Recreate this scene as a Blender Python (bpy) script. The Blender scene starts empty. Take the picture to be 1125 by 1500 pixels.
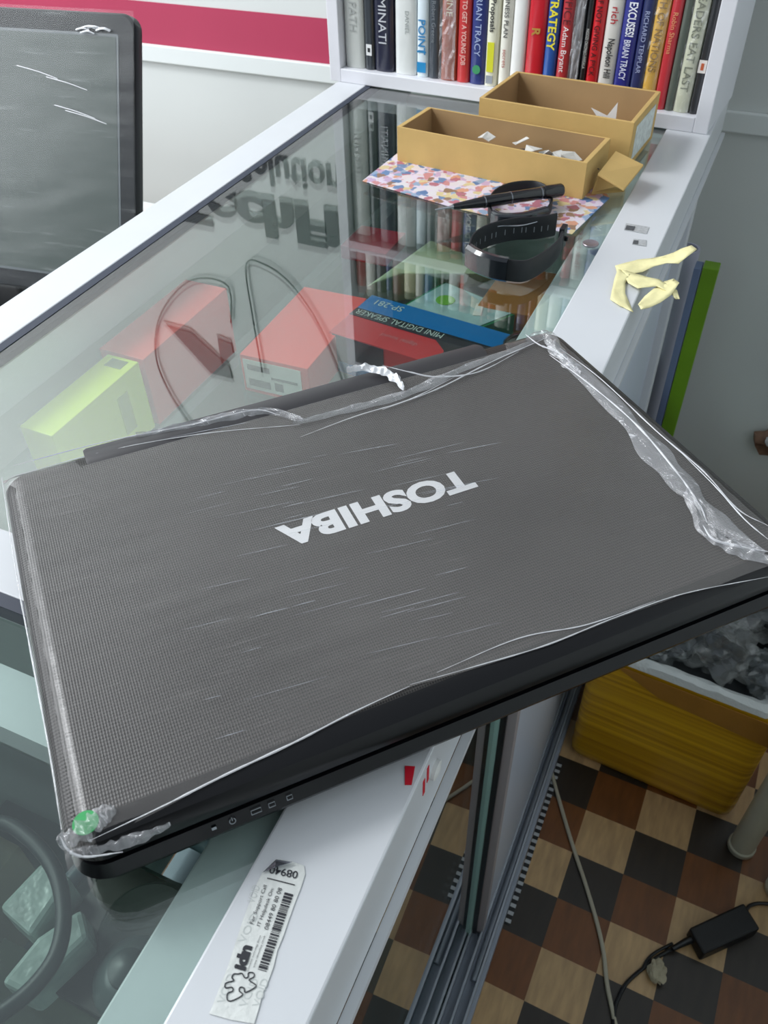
import bpy, math, random
from mathutils import Vector, Matrix, noise
random.seed(7)
sc = bpy.context.scene
COL = sc.collection
T = 0.95                                   # counter top height above the floor; coordinates below are relative to it

# ------------------------------------------------------------------ camera, world, lights, exposure
FPX, YAW, PIT, ROL, HC = 1224.1, 0.44182, 0.75884, -0.02887, 0.35229
def _rot():
    cy, sy, cp, sp = math.cos(YAW), math.sin(YAW), math.cos(PIT), math.sin(PIT)
    fwd = Vector((-sy*cp, cy*cp, -sp)); right = Vector((cy, sy, 0)); up = right.cross(fwd)
    r = right*math.cos(ROL) + up*math.sin(ROL); u = -right*math.sin(ROL) + up*math.cos(ROL)
    return Matrix((r, u, -fwd)).transposed()
R3 = _rot()
CAM = Vector((0, 0, HC))
cd = bpy.data.cameras.new('camera'); cam = bpy.data.objects.new('camera', cd); COL.objects.link(cam)
cam.matrix_world = Matrix.Translation(CAM + Vector((0, 0, T))) @ R3.to_4x4()
cd.sensor_fit = 'HORIZONTAL'; cd.sensor_width = 36; cd.lens = FPX/1125*36
cd.clip_start = 0.01; cd.clip_end = 50
cd.dof.use_dof = True; cd.dof.focus_distance = 0.52; cd.dof.aperture_fstop = 34
sc.camera = cam
w = bpy.data.worlds.new('world'); sc.world = w; w.use_nodes = True
bg = w.node_tree.nodes['Background']; bg.inputs[0].default_value = (0.80, 0.90, 1.0, 1); bg.inputs[1].default_value = 0.42
def area(name, loc, target, sx, sy, power, color):
    l = bpy.data.lights.new(name, 'AREA'); l.shape = 'RECTANGLE'; l.size = sx; l.size_y = sy; l.energy = power; l.color = color
    o = bpy.data.objects.new(name, l); COL.objects.link(o); o.location = Vector(loc) + Vector((0, 0, T))
    o.rotation_euler = (Vector(target)-Vector(loc)).to_track_quat('-Z', 'Y').to_euler(); return o
area('window_light', (-2.3, -0.1, 1.15), (-0.3, 0.6, -0.05), 2.6, 1.7, 64, (0.93, 0.97, 1.0))
area('upper_wall_fill', (-1.75, 0.35, 1.7), (-0.95, 1.32, 0.75), 0.5, 0.5, 27, (0.95, 0.98, 1.0))  # added fill lamp, brightens the upper wall that the counter glass mirrors
sc.view_settings.view_transform = 'Standard'; sc.view_settings.look = 'None'
sc.view_settings.gamma = 1; sc.view_settings.use_curve_mapping = False; sc.view_settings.exposure = 0.0

# ------------------------------------------------------------------ helpers
def at(px, py, ax, val):                   # where the sight line through a photo point meets a plane
    d = R3 @ Vector(((px-562.5)/FPX, -(py-750)/FPX, -1.0))
    t = (val-CAM[ax])/d[ax]; return CAM + d*t
def V(*a): return Vector(a)
def lin(h):
    if isinstance(h, str):
        h = [int(h[i:i+2], 16)/255 for i in (0, 2, 4)]
    return [((x+0.055)/1.055)**2.4 if x > 0.04045 else x/12.92 for x in h] + [1]
MATS = {}
def mat(name, col='808080', rough=0.5, metal=0.0, spec=0.5, var=0.0, vscale=30, bump=0.0, bscale=200, coat=0.0, trans=0, emis=0):
    if name in MATS: return MATS[name]
    m = bpy.data.materials.new(name); m.use_nodes = True; nt = m.node_tree; N = nt.nodes; L = nt.links
    b = N['Principled BSDF']; c = lin(col)
    b.inputs['Base Color'].default_value = c; b.inputs['Roughness'].default_value = rough
    b.inputs['Metallic'].default_value = metal; b.inputs['Specular IOR Level'].default_value = spec
    b.inputs['Coat Weight'].default_value = coat; b.inputs['Coat Roughness'].default_value = 0.08
    if var or bump: tc = N.new('ShaderNodeTexCoord')
    if var:
        n = N.new('ShaderNodeTexNoise'); n.inputs['Scale'].default_value = vscale; n.inputs['Detail'].default_value = 5
        L.new(tc.outputs['Object'], n.inputs['Vector'])
        r = N.new('ShaderNodeValToRGB')
        r.color_ramp.elements[0].position = 0.3; r.color_ramp.elements[1].position = 0.7
        r.color_ramp.elements[0].color = [x*(1-var) for x in c[:3]]+[1]; r.color_ramp.elements[1].color = [min(1, x*(1+var*0.6)) for x in c[:3]]+[1]
        L.new(n.outputs['Fac'], r.inputs['Fac']); L.new(r.outputs['Color'], b.inputs['Base Color'])
    if bump:
        n2 = N.new('ShaderNodeTexNoise'); n2.inputs['Scale'].default_value = bscale; n2.inputs['Detail'].default_value = 3
        L.new(tc.outputs['Object'], n2.inputs['Vector'])
        bp = N.new('ShaderNodeBump'); bp.inputs['Strength'].default_value = bump; bp.inputs['Distance'].default_value = 0.002
        L.new(n2.outputs['Fac'], bp.inputs['Height']); L.new(bp.outputs['Normal'], b.inputs['Normal'])
    if emis:
        b.inputs['Emission Color'].default_value = c; b.inputs['Emission Strength'].default_value = emis
    MATS[name] = m; return m
def schlick(nt, r0, normal=None):
    N, L = nt.nodes, nt.links
    g = N.new('ShaderNodeNewGeometry'); d = N.new('ShaderNodeVectorMath'); d.operation = 'DOT_PRODUCT'
    L.new(g.outputs['Incoming'], d.inputs[0]); L.new(g.outputs['Normal'], d.inputs[1])
    def mth(op, a, b=None):
        m = N.new('ShaderNodeMath'); m.operation = op
        for i, x in enumerate((a, b)):
            if x is None: continue
            if isinstance(x, (int, float)): m.inputs[i].default_value = x
            else: L.new(x, m.inputs[i])
        return m.outputs[0]
    a = mth('ABSOLUTE', d.outputs['Value']); a = mth('SUBTRACT', 1.0, a); a = mth('POWER', a, 5.0)
    a = mth('MULTIPLY', a, 1-r0); return mth('ADD', a, r0)
def glass(name, tint, r0=0.043, rough=0.0):
    m = bpy.data.materials.new(name); m.use_nodes = True; nt = m.node_tree; N = nt.nodes; L = nt.links
    N.clear(); o = N.new('ShaderNodeOutputMaterial'); t = N.new('ShaderNodeBsdfTransparent'); t.inputs[0].default_value = tint
    g = N.new('ShaderNodeBsdfGlossy'); g.inputs['Roughness'].default_value = rough; g.inputs[0].default_value = (1, 1, 1, 1)
    mx = N.new('ShaderNodeMixShader'); L.new(schlick(nt, r0), mx.inputs[0]); L.new(t.outputs[0], mx.inputs[1]); L.new(g.outputs[0], mx.inputs[2])
    L.new(mx.outputs[0], o.inputs[0]); MATS[name] = m; return m

class MB:
    def __init__(s): s.v = []; s.f = []
    def add(s, vs, fs):
        n = len(s.v); s.v += [Vector(x) for x in vs]; s.f += [tuple(i+n for i in f) for f in fs]; return s
    def hexa(s, b, t):                     # four bottom points, four top points (counter-clockwise from above)
        return s.add(list(b)+list(t), [(3, 2, 1, 0), (4, 5, 6, 7), (0, 1, 5, 4), (1, 2, 6, 5), (2, 3, 7, 6), (3, 0, 4, 7)])
    def box(s, x0, x1, y0, y1, z0, z1, M=None):
        b = [V(x0, y0, z0), V(x1, y0, z0), V(x1, y1, z0), V(x0, y1, z0)]; t = [p+V(0, 0, z1-z0) for p in b]
        if M: b = [M @ p for p in b]; t = [M @ p for p in t]
        return s.hexa(b, t)
    def slab(s, pts, n):                   # polygon with thickness n
        k = len(pts); pts = [Vector(p) for p in pts]
        s.add(pts+[p+n for p in pts], [tuple(range(k))[::-1], tuple(range(k, 2*k))]+[(i, (i+1) % k, (i+1) % k+k, i+k) for i in range(k)]); return s
    def rings(s, rings, closed=True, cap=True):
        k = len(rings[0]); vs = [p for r in rings for p in r]; fs = []
        for j in range(len(rings)-1):
            for i in range(k if closed else k-1):
                a = j*k+i; b = j*k+(i+1) % k; fs.append((a, b, b+k, a+k))
        if cap: fs += [tuple(range(k))[::-1], tuple(range((len(rings)-1)*k, len(rings)*k))]
        return s.add(vs, fs)
    def tube(s, path, r, n=10, smooth=6):
        p = [Vector(q) for q in path]
        if smooth and len(p) > 2:
            q = [p[0]*2-p[1]]+p+[p[-1]*2-p[-2]]; out = []
            for i in range(1, len(q)-2):
                for k in range(smooth):
                    t = k/smooth; a, b, c_, d = q[i-1:i+3]
                    out.append(0.5*((2*b)+(c_-a)*t+(2*a-5*b+4*c_-d)*t*t+(3*b-a-3*c_+d)*t**3))
            out.append(p[-1]); p = out
        R = []; up = V(0, 0, 1)
        for i, q in enumerate(p):
            d = (p[min(i+1, len(p)-1)]-p[max(i-1, 0)]).normalized()
            sd = d.cross(up)
            if sd.length < 0.1: sd = d.cross(V(0, 1, 0))
            sd.normalize(); u2 = sd.cross(d).normalized(); rr = r(i/(len(p)-1)) if callable(r) else r
            R.append([q+sd*math.cos(2*math.pi*k/n)*rr+u2*math.sin(2*math.pi*k/n)*rr for k in range(n)])
        return s.rings(R)
    def lathe(s, prof, c, n=32, M=None):   # prof: (radius, z)
        M = M or Matrix.Identity(3)
        R = [[Vector(c)+M @ V(math.cos(2*math.pi*k/n)*r, math.sin(2*math.pi*k/n)*r, z) for k in range(n)] for r, z in prof]
        return s.rings(R)
def rrect(wd, dp, r, z, M, seg=6):
    out = []
    for cx, cy, a0 in ((wd/2-r, dp/2-r, 0), (-wd/2+r, dp/2-r, 90), (-wd/2+r, -dp/2+r, 180), (wd/2-r, -dp/2+r, 270)):
        for k in range(seg+1):
            a = math.radians(a0+90*k/seg); out.append(M @ V(cx+r*math.cos(a), cy+r*math.sin(a), z))
    return out
def frame(loc, rz): return Matrix.Translation(Vector(loc)) @ Matrix.Rotation(rz, 4, 'Z')

def part(name, mb, m, parent=None, label=None, smooth=False, bevel=0, stuff=False, kind=None, origin=None):
    me = bpy.data.meshes.new(name); off = V(0, 0, 0)
    if parent is not None:
        base = parent.get('_w'); off = Vector(base)
    else:
        xs = [p.x for p in mb.v]; ys = [p.y for p in mb.v]; zs = [p.z for p in mb.v]
        off = Vector(((min(xs)+max(xs))/2, (min(ys)+max(ys))/2, min(zs)))
    me.from_pydata([tuple(p-off) for p in mb.v], [], mb.f); me.update()
    o = bpy.data.objects.new(name, me); COL.objects.link(o); me.materials.append(m)
    o['_w'] = tuple(off)
    if parent is not None: o.parent = parent
    else: o.location = off+V(0, 0, T)
    if smooth:
        for p in me.polygons: p.use_smooth = True
        try: me.set_sharp_from_angle(angle=math.radians(38))
        except Exception: pass
    if bevel:
        b = o.modifiers.new('bevel', 'BEVEL'); b.width = bevel; b.segments = 2; b.limit_method = 'ANGLE'; b.angle_limit = math.radians(40)
    if label: o['label'] = label
    if stuff: o['kind'] = 'stuff'
    if kind: o['kind'] = kind
    return o
def thing(name, label, cat, loc, group=None):
    o = bpy.data.objects.new(name, None); COL.objects.link(o); o.location = Vector(loc)+V(0, 0, T); o['_w'] = tuple(loc)
    o.empty_display_size = 0.03; o['label'] = label; o['category'] = cat
    if group: o['group'] = group
    return o
def tag(o, label, cat, group=None):
    o['label'] = label; o['category'] = cat
    if group: o['group'] = group
    return o
TXT = {}
def text_pts(s, bold):
    k = (s, bold)
    if k in TXT: return TXT[k]
    cu = bpy.data.curves.new('t', 'FONT'); cu.body = s; cu.size = 1; cu.offset = bold; cu.resolution_u = 4
    ob = bpy.data.objects.new('t', cu); COL.objects.link(ob)
    dg = bpy.context.evaluated_depsgraph_get(); me = bpy.data.meshes.new_from_object(ob.evaluated_get(dg))
    vs = [v.co.copy() for v in me.vertices]; fs = [tuple(p.vertices) for p in me.polygons]
    bpy.data.objects.remove(ob); bpy.data.curves.remove(cu); bpy.data.meshes.remove(me)
    x0 = min(v.x for v in vs); x1 = max(v.x for v in vs); y1 = max(v.y for v in vs)
    if any(ch in s for ch in 'gjpqy'): y0 = 0.0
    else: y0 = min(v.y for v in vs)
    TXT[k] = ([((v.x-x0)/(x1-x0), (v.y-y0)/(y1-y0)) for v in vs], fs, (x1-x0)/(y1-y0)); return TXT[k]
def text(mb, s, o, ex, ey, bold=0.0):      # string fitted into the box o, o+ex, o+ey
    vs, fs, _ = text_pts(s, bold); o = Vector(o)
    return mb.add([o+ex*a+ey*b for a, b in vs], fs)

# ------------------------------------------------------------------ materials
ALU = mat('white_powder_aluminium', 'd6d8dc', 0.32, 0.0, 0.5, var=0.03, vscale=12)
GASKET = mat('dark_rubber_gasket', '2c3344', 0.6)
GL_TOP = glass('greenish_plate_glass', (0.90, 0.955, 0.93, 1), 0.115)
GL_SIDE = glass('side_glass', (0.72, 0.82, 0.80, 1), 0.30)
GL_SHELF = glass('shelf_glass', (0.90, 0.95, 0.93, 1), 0.03)
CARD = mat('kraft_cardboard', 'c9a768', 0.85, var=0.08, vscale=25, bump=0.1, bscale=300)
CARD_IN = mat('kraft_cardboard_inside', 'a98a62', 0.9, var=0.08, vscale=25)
PAPER = mat('white_paper', 'eeecea', 0.8)
BLACK = mat('black_plastic', '15171b', 0.35)
RUBBER = mat('black_rubber', '1b1d22', 0.55)
WHITE = mat('white_plastic', 'e6e6e4', 0.4)
def film_mat(name, haze, streak, rough, scl, rot, bump=0.5, hazecol=(0.82, 0.84, 0.88, 1), r0=0.05):
    m = bpy.data.materials.new(name); m.use_nodes = True; nt = m.node_tree; N = nt.nodes; L = nt.links; N.clear()
    o = N.new('ShaderNodeOutputMaterial'); tc = N.new('ShaderNodeTexCoord'); mp = N.new('ShaderNodeMapping')
    mp.inputs['Rotation'].default_value = (0, 0, rot); mp.inputs['Scale'].default_value = scl
    mp.vector_type = 'TEXTURE' if False else 'POINT'
    rt = N.new('ShaderNodeMapping'); rt.inputs['Rotation'].default_value = (0, 0, rot); mp.inputs['Rotation'].default_value = (0, 0, 0)
    L.new(tc.outputs['Object'], rt.inputs[0]); L.new(rt.outputs[0], mp.inputs[0])
    n = N.new('ShaderNodeTexNoise'); n.inputs['Scale'].default_value = 1; n.inputs['Detail'].default_value = 6; n.inputs['Roughness'].default_value = 0.62
    L.new(mp.outputs[0], n.inputs['Vector'])
    n2 = N.new('ShaderNodeTexNoise'); n2.inputs['Scale'].default_value = 9; n2.inputs['Detail'].default_value = 3
    L.new(tc.outputs['Object'], n2.inputs['Vector'])
    r = N.new('ShaderNodeValToRGB'); r.color_ramp.elements[0].position = 0.60; r.color_ramp.elements[1].position = 0.80
    r.color_ramp.elements[0].color = (0, 0, 0, 1); r.color_ramp.elements[1].color = (streak,)*3+(1,)
    L.new(n.outputs['Fac'], r.inputs[0])
    hz = N.new('ShaderNodeMath'); hz.operation = 'MULTIPLY_ADD'; L.new(n2.outputs['Fac'], hz.inputs[0]); hz.inputs[1].default_value = haze; hz.inputs[2].default_value = haze*0.5
    ad = N.new('ShaderNodeMath'); ad.operation = 'ADD'; ad.use_clamp = True; L.new(hz.outputs[0], ad.inputs[0]); L.new(r.outputs[0], ad.inputs[1])
    bp = N.new('ShaderNodeBump'); bp.inputs['Strength'].default_value = bump; bp.inputs['Distance'].default_value = 0.0012
    L.new(n.outputs['Fac'], bp.inputs['Height'])
    df = N.new('ShaderNodeBsdfDiffuse'); df.inputs[0].default_value = hazecol
    t = N.new('ShaderNodeBsdfTransparent'); g = N.new('ShaderNodeBsdfGlossy'); g.inputs['Roughness'].default_value = rough
    L.new(bp.outputs[0], g.inputs['Normal'])
    m1 = N.new('ShaderNodeMixShader'); L.new(ad.outputs[0], m1.inputs[0]); L.new(t.outputs[0], m1.inputs[1]); L.new(df.outputs[0], m1.inputs[2])
    m2 = N.new('ShaderNodeMixShader'); L.new(schlick(nt, r0), m2.inputs[0]); L.new(m1.outputs[0], m2.inputs[1]); L.new(g.outputs[0], m2.inputs[2])
    L.new(m2.outputs[0], o.inputs[0]); MATS[name] = m; return m

# floor: three-tone wood-look squares
def floor_mat():
    m = bpy.data.materials.new('wood_square_vinyl'); m.use_nodes = True; nt = m.node_tree; N = nt.nodes; L = nt.links
    b = N['Principled BSDF']; b.inputs['Roughness'].default_value = 0.38
    g = N.new('ShaderNodeNewGeometry'); mp = N.new('ShaderNodeMapping'); mp.vector_type = 'TEXTURE'
    mp.inputs['Location'].default_value = (0.0890, 0.7213, 0); mp.inputs['Rotation'].default_value = (0, 0, math.radians(-1.6)); mp.inputs['Scale'].default_value = (0.0809, 0.0777, 1)
    L.new(g.outputs['Position'], mp.inputs[0])
    s = N.new('ShaderNodeSeparateXYZ'); L.new(mp.outputs[0], s.inputs[0])
    def mth(op, a, bb=None, cc=None):
        x = N.new('ShaderNodeMath'); x.operation = op
        for i, q in enumerate((a, bb, cc)):
            if q is None: continue
            if isinstance(q, (int, float)): x.inputs[i].default_value = q
            else: L.new(q, x.inputs[i])
        return x.outputs[0]
    fi = mth('FLOOR', s.outputs[0]); fj = mth('FLOOR', s.outputs[1])
    # tile column i, tile row j counted away from the viewer is -j-1
    q = mth('SUBTRACT', fi, fj); q = mth('ADD', q, 299.0); q = mth('MODULO', q, 3.0)      # 0 dark... see ramp
    q = mth('ADD', q, 0.5); q = mth('DIVIDE', q, 3.0)
    cr = N.new('ShaderNodeValToRGB'); cr.color_ramp.interpolation = 'CONSTANT'; e = cr.color_ramp.elements
    e[0].position = 0; e[0].color = lin('2f2720'); e[1].position = 0.6667; e[1].color = lin('be9c70')
    x = e.new(0.3333); x.color = lin('74451f')
    L.new(q, cr.inputs[0])
    # grain runs along y in odd squares, along x in the others
    ck = mth('MODULO', mth('ADD', mth('ADD', fi, fj), 400.0), 2.0)
    sw = N.new('ShaderNodeCombineXYZ'); a = mth('MULTIPLY', s.outputs[0], 6.0); c2 = mth('MULTIPLY', s.outputs[1], 1.2)
    L.new(a, sw.inputs[0]); L.new(c2, sw.inputs[1]); L.new(mth('ADD', mth('MULTIPLY', fi, 3.7), mth('MULTIPLY', fj, 5.3)), sw.inputs[2])
    n = N.new('ShaderNodeTexNoise'); n.inputs['Scale'].default_value = 1.3; n.inputs['Detail'].default_value = 6; L.new(sw.outputs[0], n.inputs['Vector'])
    v = mth('MULTIPLY_ADD', n.outputs['Fac'], 0.9, 0.55)
    mx = N.new('ShaderNodeMix'); mx.data_type = 'RGBA'; mx.blend_type = 'MULTIPLY'; mx.inputs[0].default_value = 1
    L.new(cr.outputs[0], mx.inputs[6]); cb = N.new('ShaderNodeCombineColor')
    for i in range(3): L.new(v, cb.inputs[i])
    L.new(cb.outputs[0], mx.inputs[7]); L.new(mx.outputs[2], b.inputs['Base Color'])
    return m

# ------------------------------------------------------------------ setting
YW = 1.32
def struct(name, mb, m, **k): return part(name, mb, m, kind='structure', **k)
struct('floor', MB().box(-3, 2.2, -2.2, YW, -T-0.05, -T), floor_mat())
WALL = mat('pale_grey_wall_paint', 'd3d6d4', 0.6, var=0.03, vscale=3)
RED = mat('red_wall_stripe_paint', 'b03656', 0.5, var=0.06, vscale=4)
struct('wall_far', MB().box(-3, 2.2, YW, YW+0.1, -T, 1.85), WALL)
struct('wall_blocker_right', MB().box(0.62, 0.72, -2.2, YW, -T, 1.3), mat('grey_blocker_wall', 'd0d6d6', 0.7))  # unseen wall, added to keep world light off the floor
struct('wall_blocker_back', MB().box(-0.95, 0.72, -1.25, -1.15, -T, 1.85), mat('dim_blocker_wall', '5c605f', 0.8))  # unseen partial wall, added to darken the laptop front and lid band
struct('trim_1', MB().box(-3, 2.2, YW-0.008, YW, -0.081, -0.053), mat('white_gloss_trim', 'dfe3e2', 0.4), bevel=0.002)
tag(part('painted_stripe', MB().box(-3, -0.35, YW-0.0015, YW-0.0002, -0.053, 0.012), RED), 'wide crimson band painted along the pale wall above the white ledge', 'wall stripe')

# lettering on the wall (seen upside down in the counter glass)
sg = thing('wall_sign', 'large dark grey wall lettering left of the bookshelf, mirrored in the glass top', 'sign', (-0.95, YW-0.004, 0.21))
SIGN = mat('dark_grey_sign_vinyl', '3c4446', 0.5)
yz = YW-0.002
def wall_text(s, x0, x1, z0, z1, name, bold=0.0):
    mb = MB(); text(mb, s, V(x0, yz, z0), V(x1-x0, 0, 0), V(0, 0, z1-z0), bold)
    part(name, mb, SIGN, sg)
wall_text('TechFi', -1.075, -0.700, 0.288, 0.375, 'title_lettering', 0.055)
wall_text('Solutions', -0.905, -0.665, 0.212, 0.272, 'subtitle_lettering', 0.015)
mb = MB(); mb.slab([V(x, YW-0.001, z) for x, z in ((-1.164, .628), (-1.094, .63), (-1.004, .701), (-.987, .635), (-1.023, .632), (-.986, .67), (-1.0, .742), (-1.058, .743))][0:3]+[V(-1.0, YW-0.001, .742), V(-1.058, YW-0.001, .743)], V(0, -0.002, 0))
mb.slab([V(-1.022, YW-0.001, .63), V(-.987, YW-0.001, .635), V(-.986, YW-0.001, .67), V(-1.023, YW-0.001, .706)], V(0, -0.002, 0))
part('check_emblem', mb, SIGN, sg)
def wcable(pts, lab):
    tag(part('hanging_cable', MB().tube([V(x, YW-0.006, z) for x, z in pts], 0.0019, 6), RUBBER, smooth=True), lab, 'cable')
wcable([(-.976, .589), (-.968, .50), (-1.045, .498), (-1.119, .553), (-1.179, .634), (-1.209, .733), (-1.193, .827), (-1.149, .92)], 'thin black cable looped on the wall, mirrored over the tall red box')
wcable([(-.913, .70), (-.917, .56), (-.914, .44), (-.862, .435), (-.811, .467), (-.762, .534), (-.719, .638), (-.70, .72)], 'thin black cable arching on the wall, mirrored over the low red box')

# ------------------------------------------------------------------ display counter
XLO, XLI, XRI, XRO = -0.561, -0.5186, -0.1213, -0.0711
Y0, Y1 = -0.75, 1.235
ct = thing('display_counter', 'long glass-topped shop counter with white aluminium rails, laptop lying across it', 'display counter', (-0.31, 0.3, -T))
part('top_rail', MB().box(XRI, XRO, Y0, Y1, -0.055, 0.0).box(XRI-0.026, XRI, Y0, Y1, -0.016, -0.0075), ALU, ct, label='broad white rail along the customer side', bevel=0.0012)
part('rail_lip', MB().box(XRO, XRO+0.005, Y0, Y1, -0.062, -0.056), ALU, ct)
part('top_rail', MB().box(XLO, XLI, Y0, Y1, -0.055, 0.0), ALU, ct, label='white rail along the seller side', bevel=0.0012)
part('cross_rail', MB().box(XLI, XRI, 0.192, 0.232, -0.03, 0.0), ALU, ct, label='white cross bar between the two glass panes', bevel=0.001)
part('cross_ledge', MB().box(XLI, XRI, 0.128, 0.158, -0.030, -0.010), ALU, ct)
g1 = MB().box(XLI, XLI+0.008, 0.232, Y1, -0.012, -0.0005); g1.box(XLI, XLI+0.008, Y0, 0.192, -0.012, -0.0005)
g1.box(XLI+0.008, XRI, 0.184, 0.192, -0.012, -0.0005)
part('gasket', g1, GASKET, ct)
part('glass_top', MB().box(XLI+0.008, XRI, 0.232, Y1, -0.007, -0.001), GL_TOP, ct, label='far glass pane of the counter top')
part('glass_top', MB().box(XLI+0.008, XRI, Y0, 0.184, -0.007, -0.001), GL_TOP, ct, label='near glass pane of the counter top')
GREY = mat('grey_blue_laminate', '9aa2b0', 0.45, var=0.04, vscale=8)
INNER = mat('pale_inner_panel', 'c9d0cc', 0.5, var=0.04, vscale=6)
part('back_panel', MB().box(XLO+0.004, XLO+0.012, Y0, Y1, -T+0.05, -0.055), INNER, ct)
part('end_panel', MB().box(XLO+0.012, XRI, Y1-0.012, Y1-0.002, -T+0.05, -0.055), INNER, ct)
part('plinth', MB().box(XLO, XRO+0.012, Y0, Y1, -T, -T+0.02), GREY, ct, bevel=0.002)
tr = MB()
for x in (-0.112, -0.097, -0.082, -0.066): tr.box(x-0.0015, x+0.0015, Y0, Y1-0.01, -T+0.02, -T+0.040)
part('sliding_track', tr, mat('brushed_aluminium', 'a9afb8', 0.35, 0.6), ct)
part('side_glass', MB().box(-0.105, -0.100, Y0, 0.455, -T+0.03, -0.055), GL_SIDE, ct, label='near sliding glass pane')
part('side_panel', MB().box(-0.087, -0.083, 0.470, 1.075, -T+0.03, -0.055), mat('grey_blue_glossy_panel', 'c6cddb', 0.35), ct, label='grey-blue glossy panel beyond the glass pane')
part('ledge_rib', MB().tube([V(-0.071, 0.40, -T+.024), V(-0.071, 1.07, -T+.024)], .006, 10, 0), mat('brushed_aluminium', 'a9afb8', .35, .6), ct, smooth=True)
part('glass_edge', MB().box(-0.100, -0.096, 0.452, 0.457, -T+0.03, -0.055), mat('teal_glass_edge', '9fc4bd', .2), ct)
part('pane_edge_strip', MB().box(-0.097, -0.090, 0.458, 0.466, -T+0.03, -0.055), BLACK, ct)
part('pane_edge_strip', MB().box(-0.090, -0.081, 0.462, 0.476, -T+0.03, -0.055), mat('pinkish_grey_strip', 'a89fa2', .4), ct)
part('corner_post', MB().box(-0.100, XRO, 1.075, 1.10, -T+0.02, -0.055), ALU, ct, bevel=0.002)
part('corner_post', MB().box(XLO+0.012, XLO+0.04, 1.20, 1.223, -T+0.02, -0.055), ALU, ct, bevel=0.002)
SZ = -0.122
part('glass_shelf', MB().box(XLO+0.013, -0.13, 0.24, Y1-0.02, SZ-0.006, SZ), GL_SHELF, ct, label='upper glass shelf under the far pane')
part('glass_shelf', MB().box(XLO+0.013, -0.13, Y0, 0.18, SZ-0.006, SZ), GL_SHELF, ct, label='upper glass shelf under the near pane')
part('shelf_rail', MB().box(-0.470, -0.458, 0.24, Y1-0.02, SZ-0.020, SZ-0.007), ALU, ct)
part('lower_shelf', MB().box(XLO+0.013, -0.13, 0.24, Y1-0.02, -0.37, -0.355), mat('pale_lower_shelf', 'c2c6bf', 0.5, var=.06, vscale=8), ct, label='pale lower shelf under the far pane')
part('lower_shelf', MB().box(XLO+0.013, -0.13, Y0, 0.22, -0.47, -0.455), mat('dull_green_grey_shelf', '55605c', 0.5, var=0.25, vscale=14), ct)
# striped tape along the foot
def stripe_mat():
    m = bpy.data.materials.new('black_white_tape'); m.use_nodes = True; nt = m.node_tree; N = nt.nodes; L = nt.links; b = N['Principled BSDF']
    tc = N.new('ShaderNodeTexCoord'); wv = N.new('ShaderNodeTexWave'); wv.bands_direction = 'Y'; wv.inputs['Scale'].default_value = 26
    L.new(tc.outputs['Object'], wv.inputs[0]); r = N.new('ShaderNodeValToRGB'); r.color_ramp.interpolation = 'CONSTANT'
    r.color_ramp.elements[0].color = lin('14161a'); r.color_ramp.elements[1].position = 0.55; r.color_ramp.elements[1].color = lin('b9bcc0')
    L.new(wv.outputs['Fac'], r.inputs[0]); L.new(r.outputs[0], b.inputs['Base Color']); return m
tag(part('striped_tape', MB().box(-0.0585, -0.0500, 0.50, 0.79, -T, -T+0.001), stripe_mat()), 'black and white barred tape on the floor along the foot of the counter', 'tape')
part('screw_cover', MB().lathe([(0.0, 0.0), (0.0028, 0.0), (0.0028, 0.002), (0.001, 0.003)], (XRO, 0.199, -0.022), 16, Matrix(((0, 0, 1), (0, 1.9, 0.0), (-1.9, 0, 0)))), WHITE, ct, smooth=True)

# stickers and marks on the right rail
def quad_px(mb, pts, z, th=0.0003): return mb.slab([at(x, y, 2, z) for x, y in pts], V(0, 0, th))
RS = mat('red_sticker', 'd3122c', 0.45)
tag(part('red_sticker', quad_px(MB(), [(593, 1150), (603, 1150), (608, 1123), (593, 1122)][::-1], 0.0002), RS), 'small red rectangle sticker on the white rail in front of the laptop', 'sticker')
for a, yy in enumerate(((0.1905, -0.006), (0.1855, -0.010))):
    tag(part('red_mark', MB().box(XRO, XRO+0.0003, yy[0]-0.0012, yy[0]+0.0012, yy[1]-0.013, yy[1]), RS),
        ['upper of two red stripes on the side face of the rail', 'lower of two red stripes on the side face of the rail'][a], 'mark')
def lb(x, y): return (280+x/5.625, 1240+y/5.625)
st = thing('asset_label', 'long silver security label with barcode and helpdesk number on the white rail', 'sticker', tuple(at(375, 1380, 2, 0)))
out = [(150, 1380), (300, 1000), (430, 600), (545, 300), (590, 210), (700, 105), (830, 125), (930, 160), (940, 230), (905, 340), (850, 480), (800, 620), (760, 740), (710, 860), (680, 990), (640, 1100), (590, 1210), (560, 1330), (520, 1462), (330, 1430)]
LAB = mat('silver_white_label', 'dcdedb', 0.38, var=0.06, vscale=200, bump=0.25, bscale=260)
LF = part('label_film', quad_px(MB(), [lb(*p) for p in out][::-1], 0.0002), LAB, st)
INK = mat('black_ink', '23242c', 0.5)
def ltext(name, s, a, b, top, bold=0.0, m=INK, z=0.0008):
    A = at(*lb(*a), 2, z); B = at(*lb(*b), 2, z); C = at(*lb(a[0]+top[0], a[1]+top[1]), 2, z)
    mb = MB(); text(mb, s, A, B-A, C-A, bold); return part(name, mb, m, LF)
WM = mat('faint_grey_print', 'c3c7c5', 0.5)
for i, (a, b) in enumerate((((440, 800), (560, 560)), ((520, 470), (570, 330)), ((270, 1300), (360, 1060)), ((450, 1330), (560, 1100)), ((560, 1330), (640, 1100)))):
    ltext('security_print', 'VOID', a, b, (-60, -20), 0.0, WM, 0.0006)
ltext('label_number', '08940', (885, 205), (655, 158), (-14, 62), 0.01)
ltext('label_text', 'For Support Call', (508, 640), (624, 322), (-28, -9))
ltext('label_text', 'IT Helpdesk On:', (566, 658), (682, 345), (-27, -9))
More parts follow.
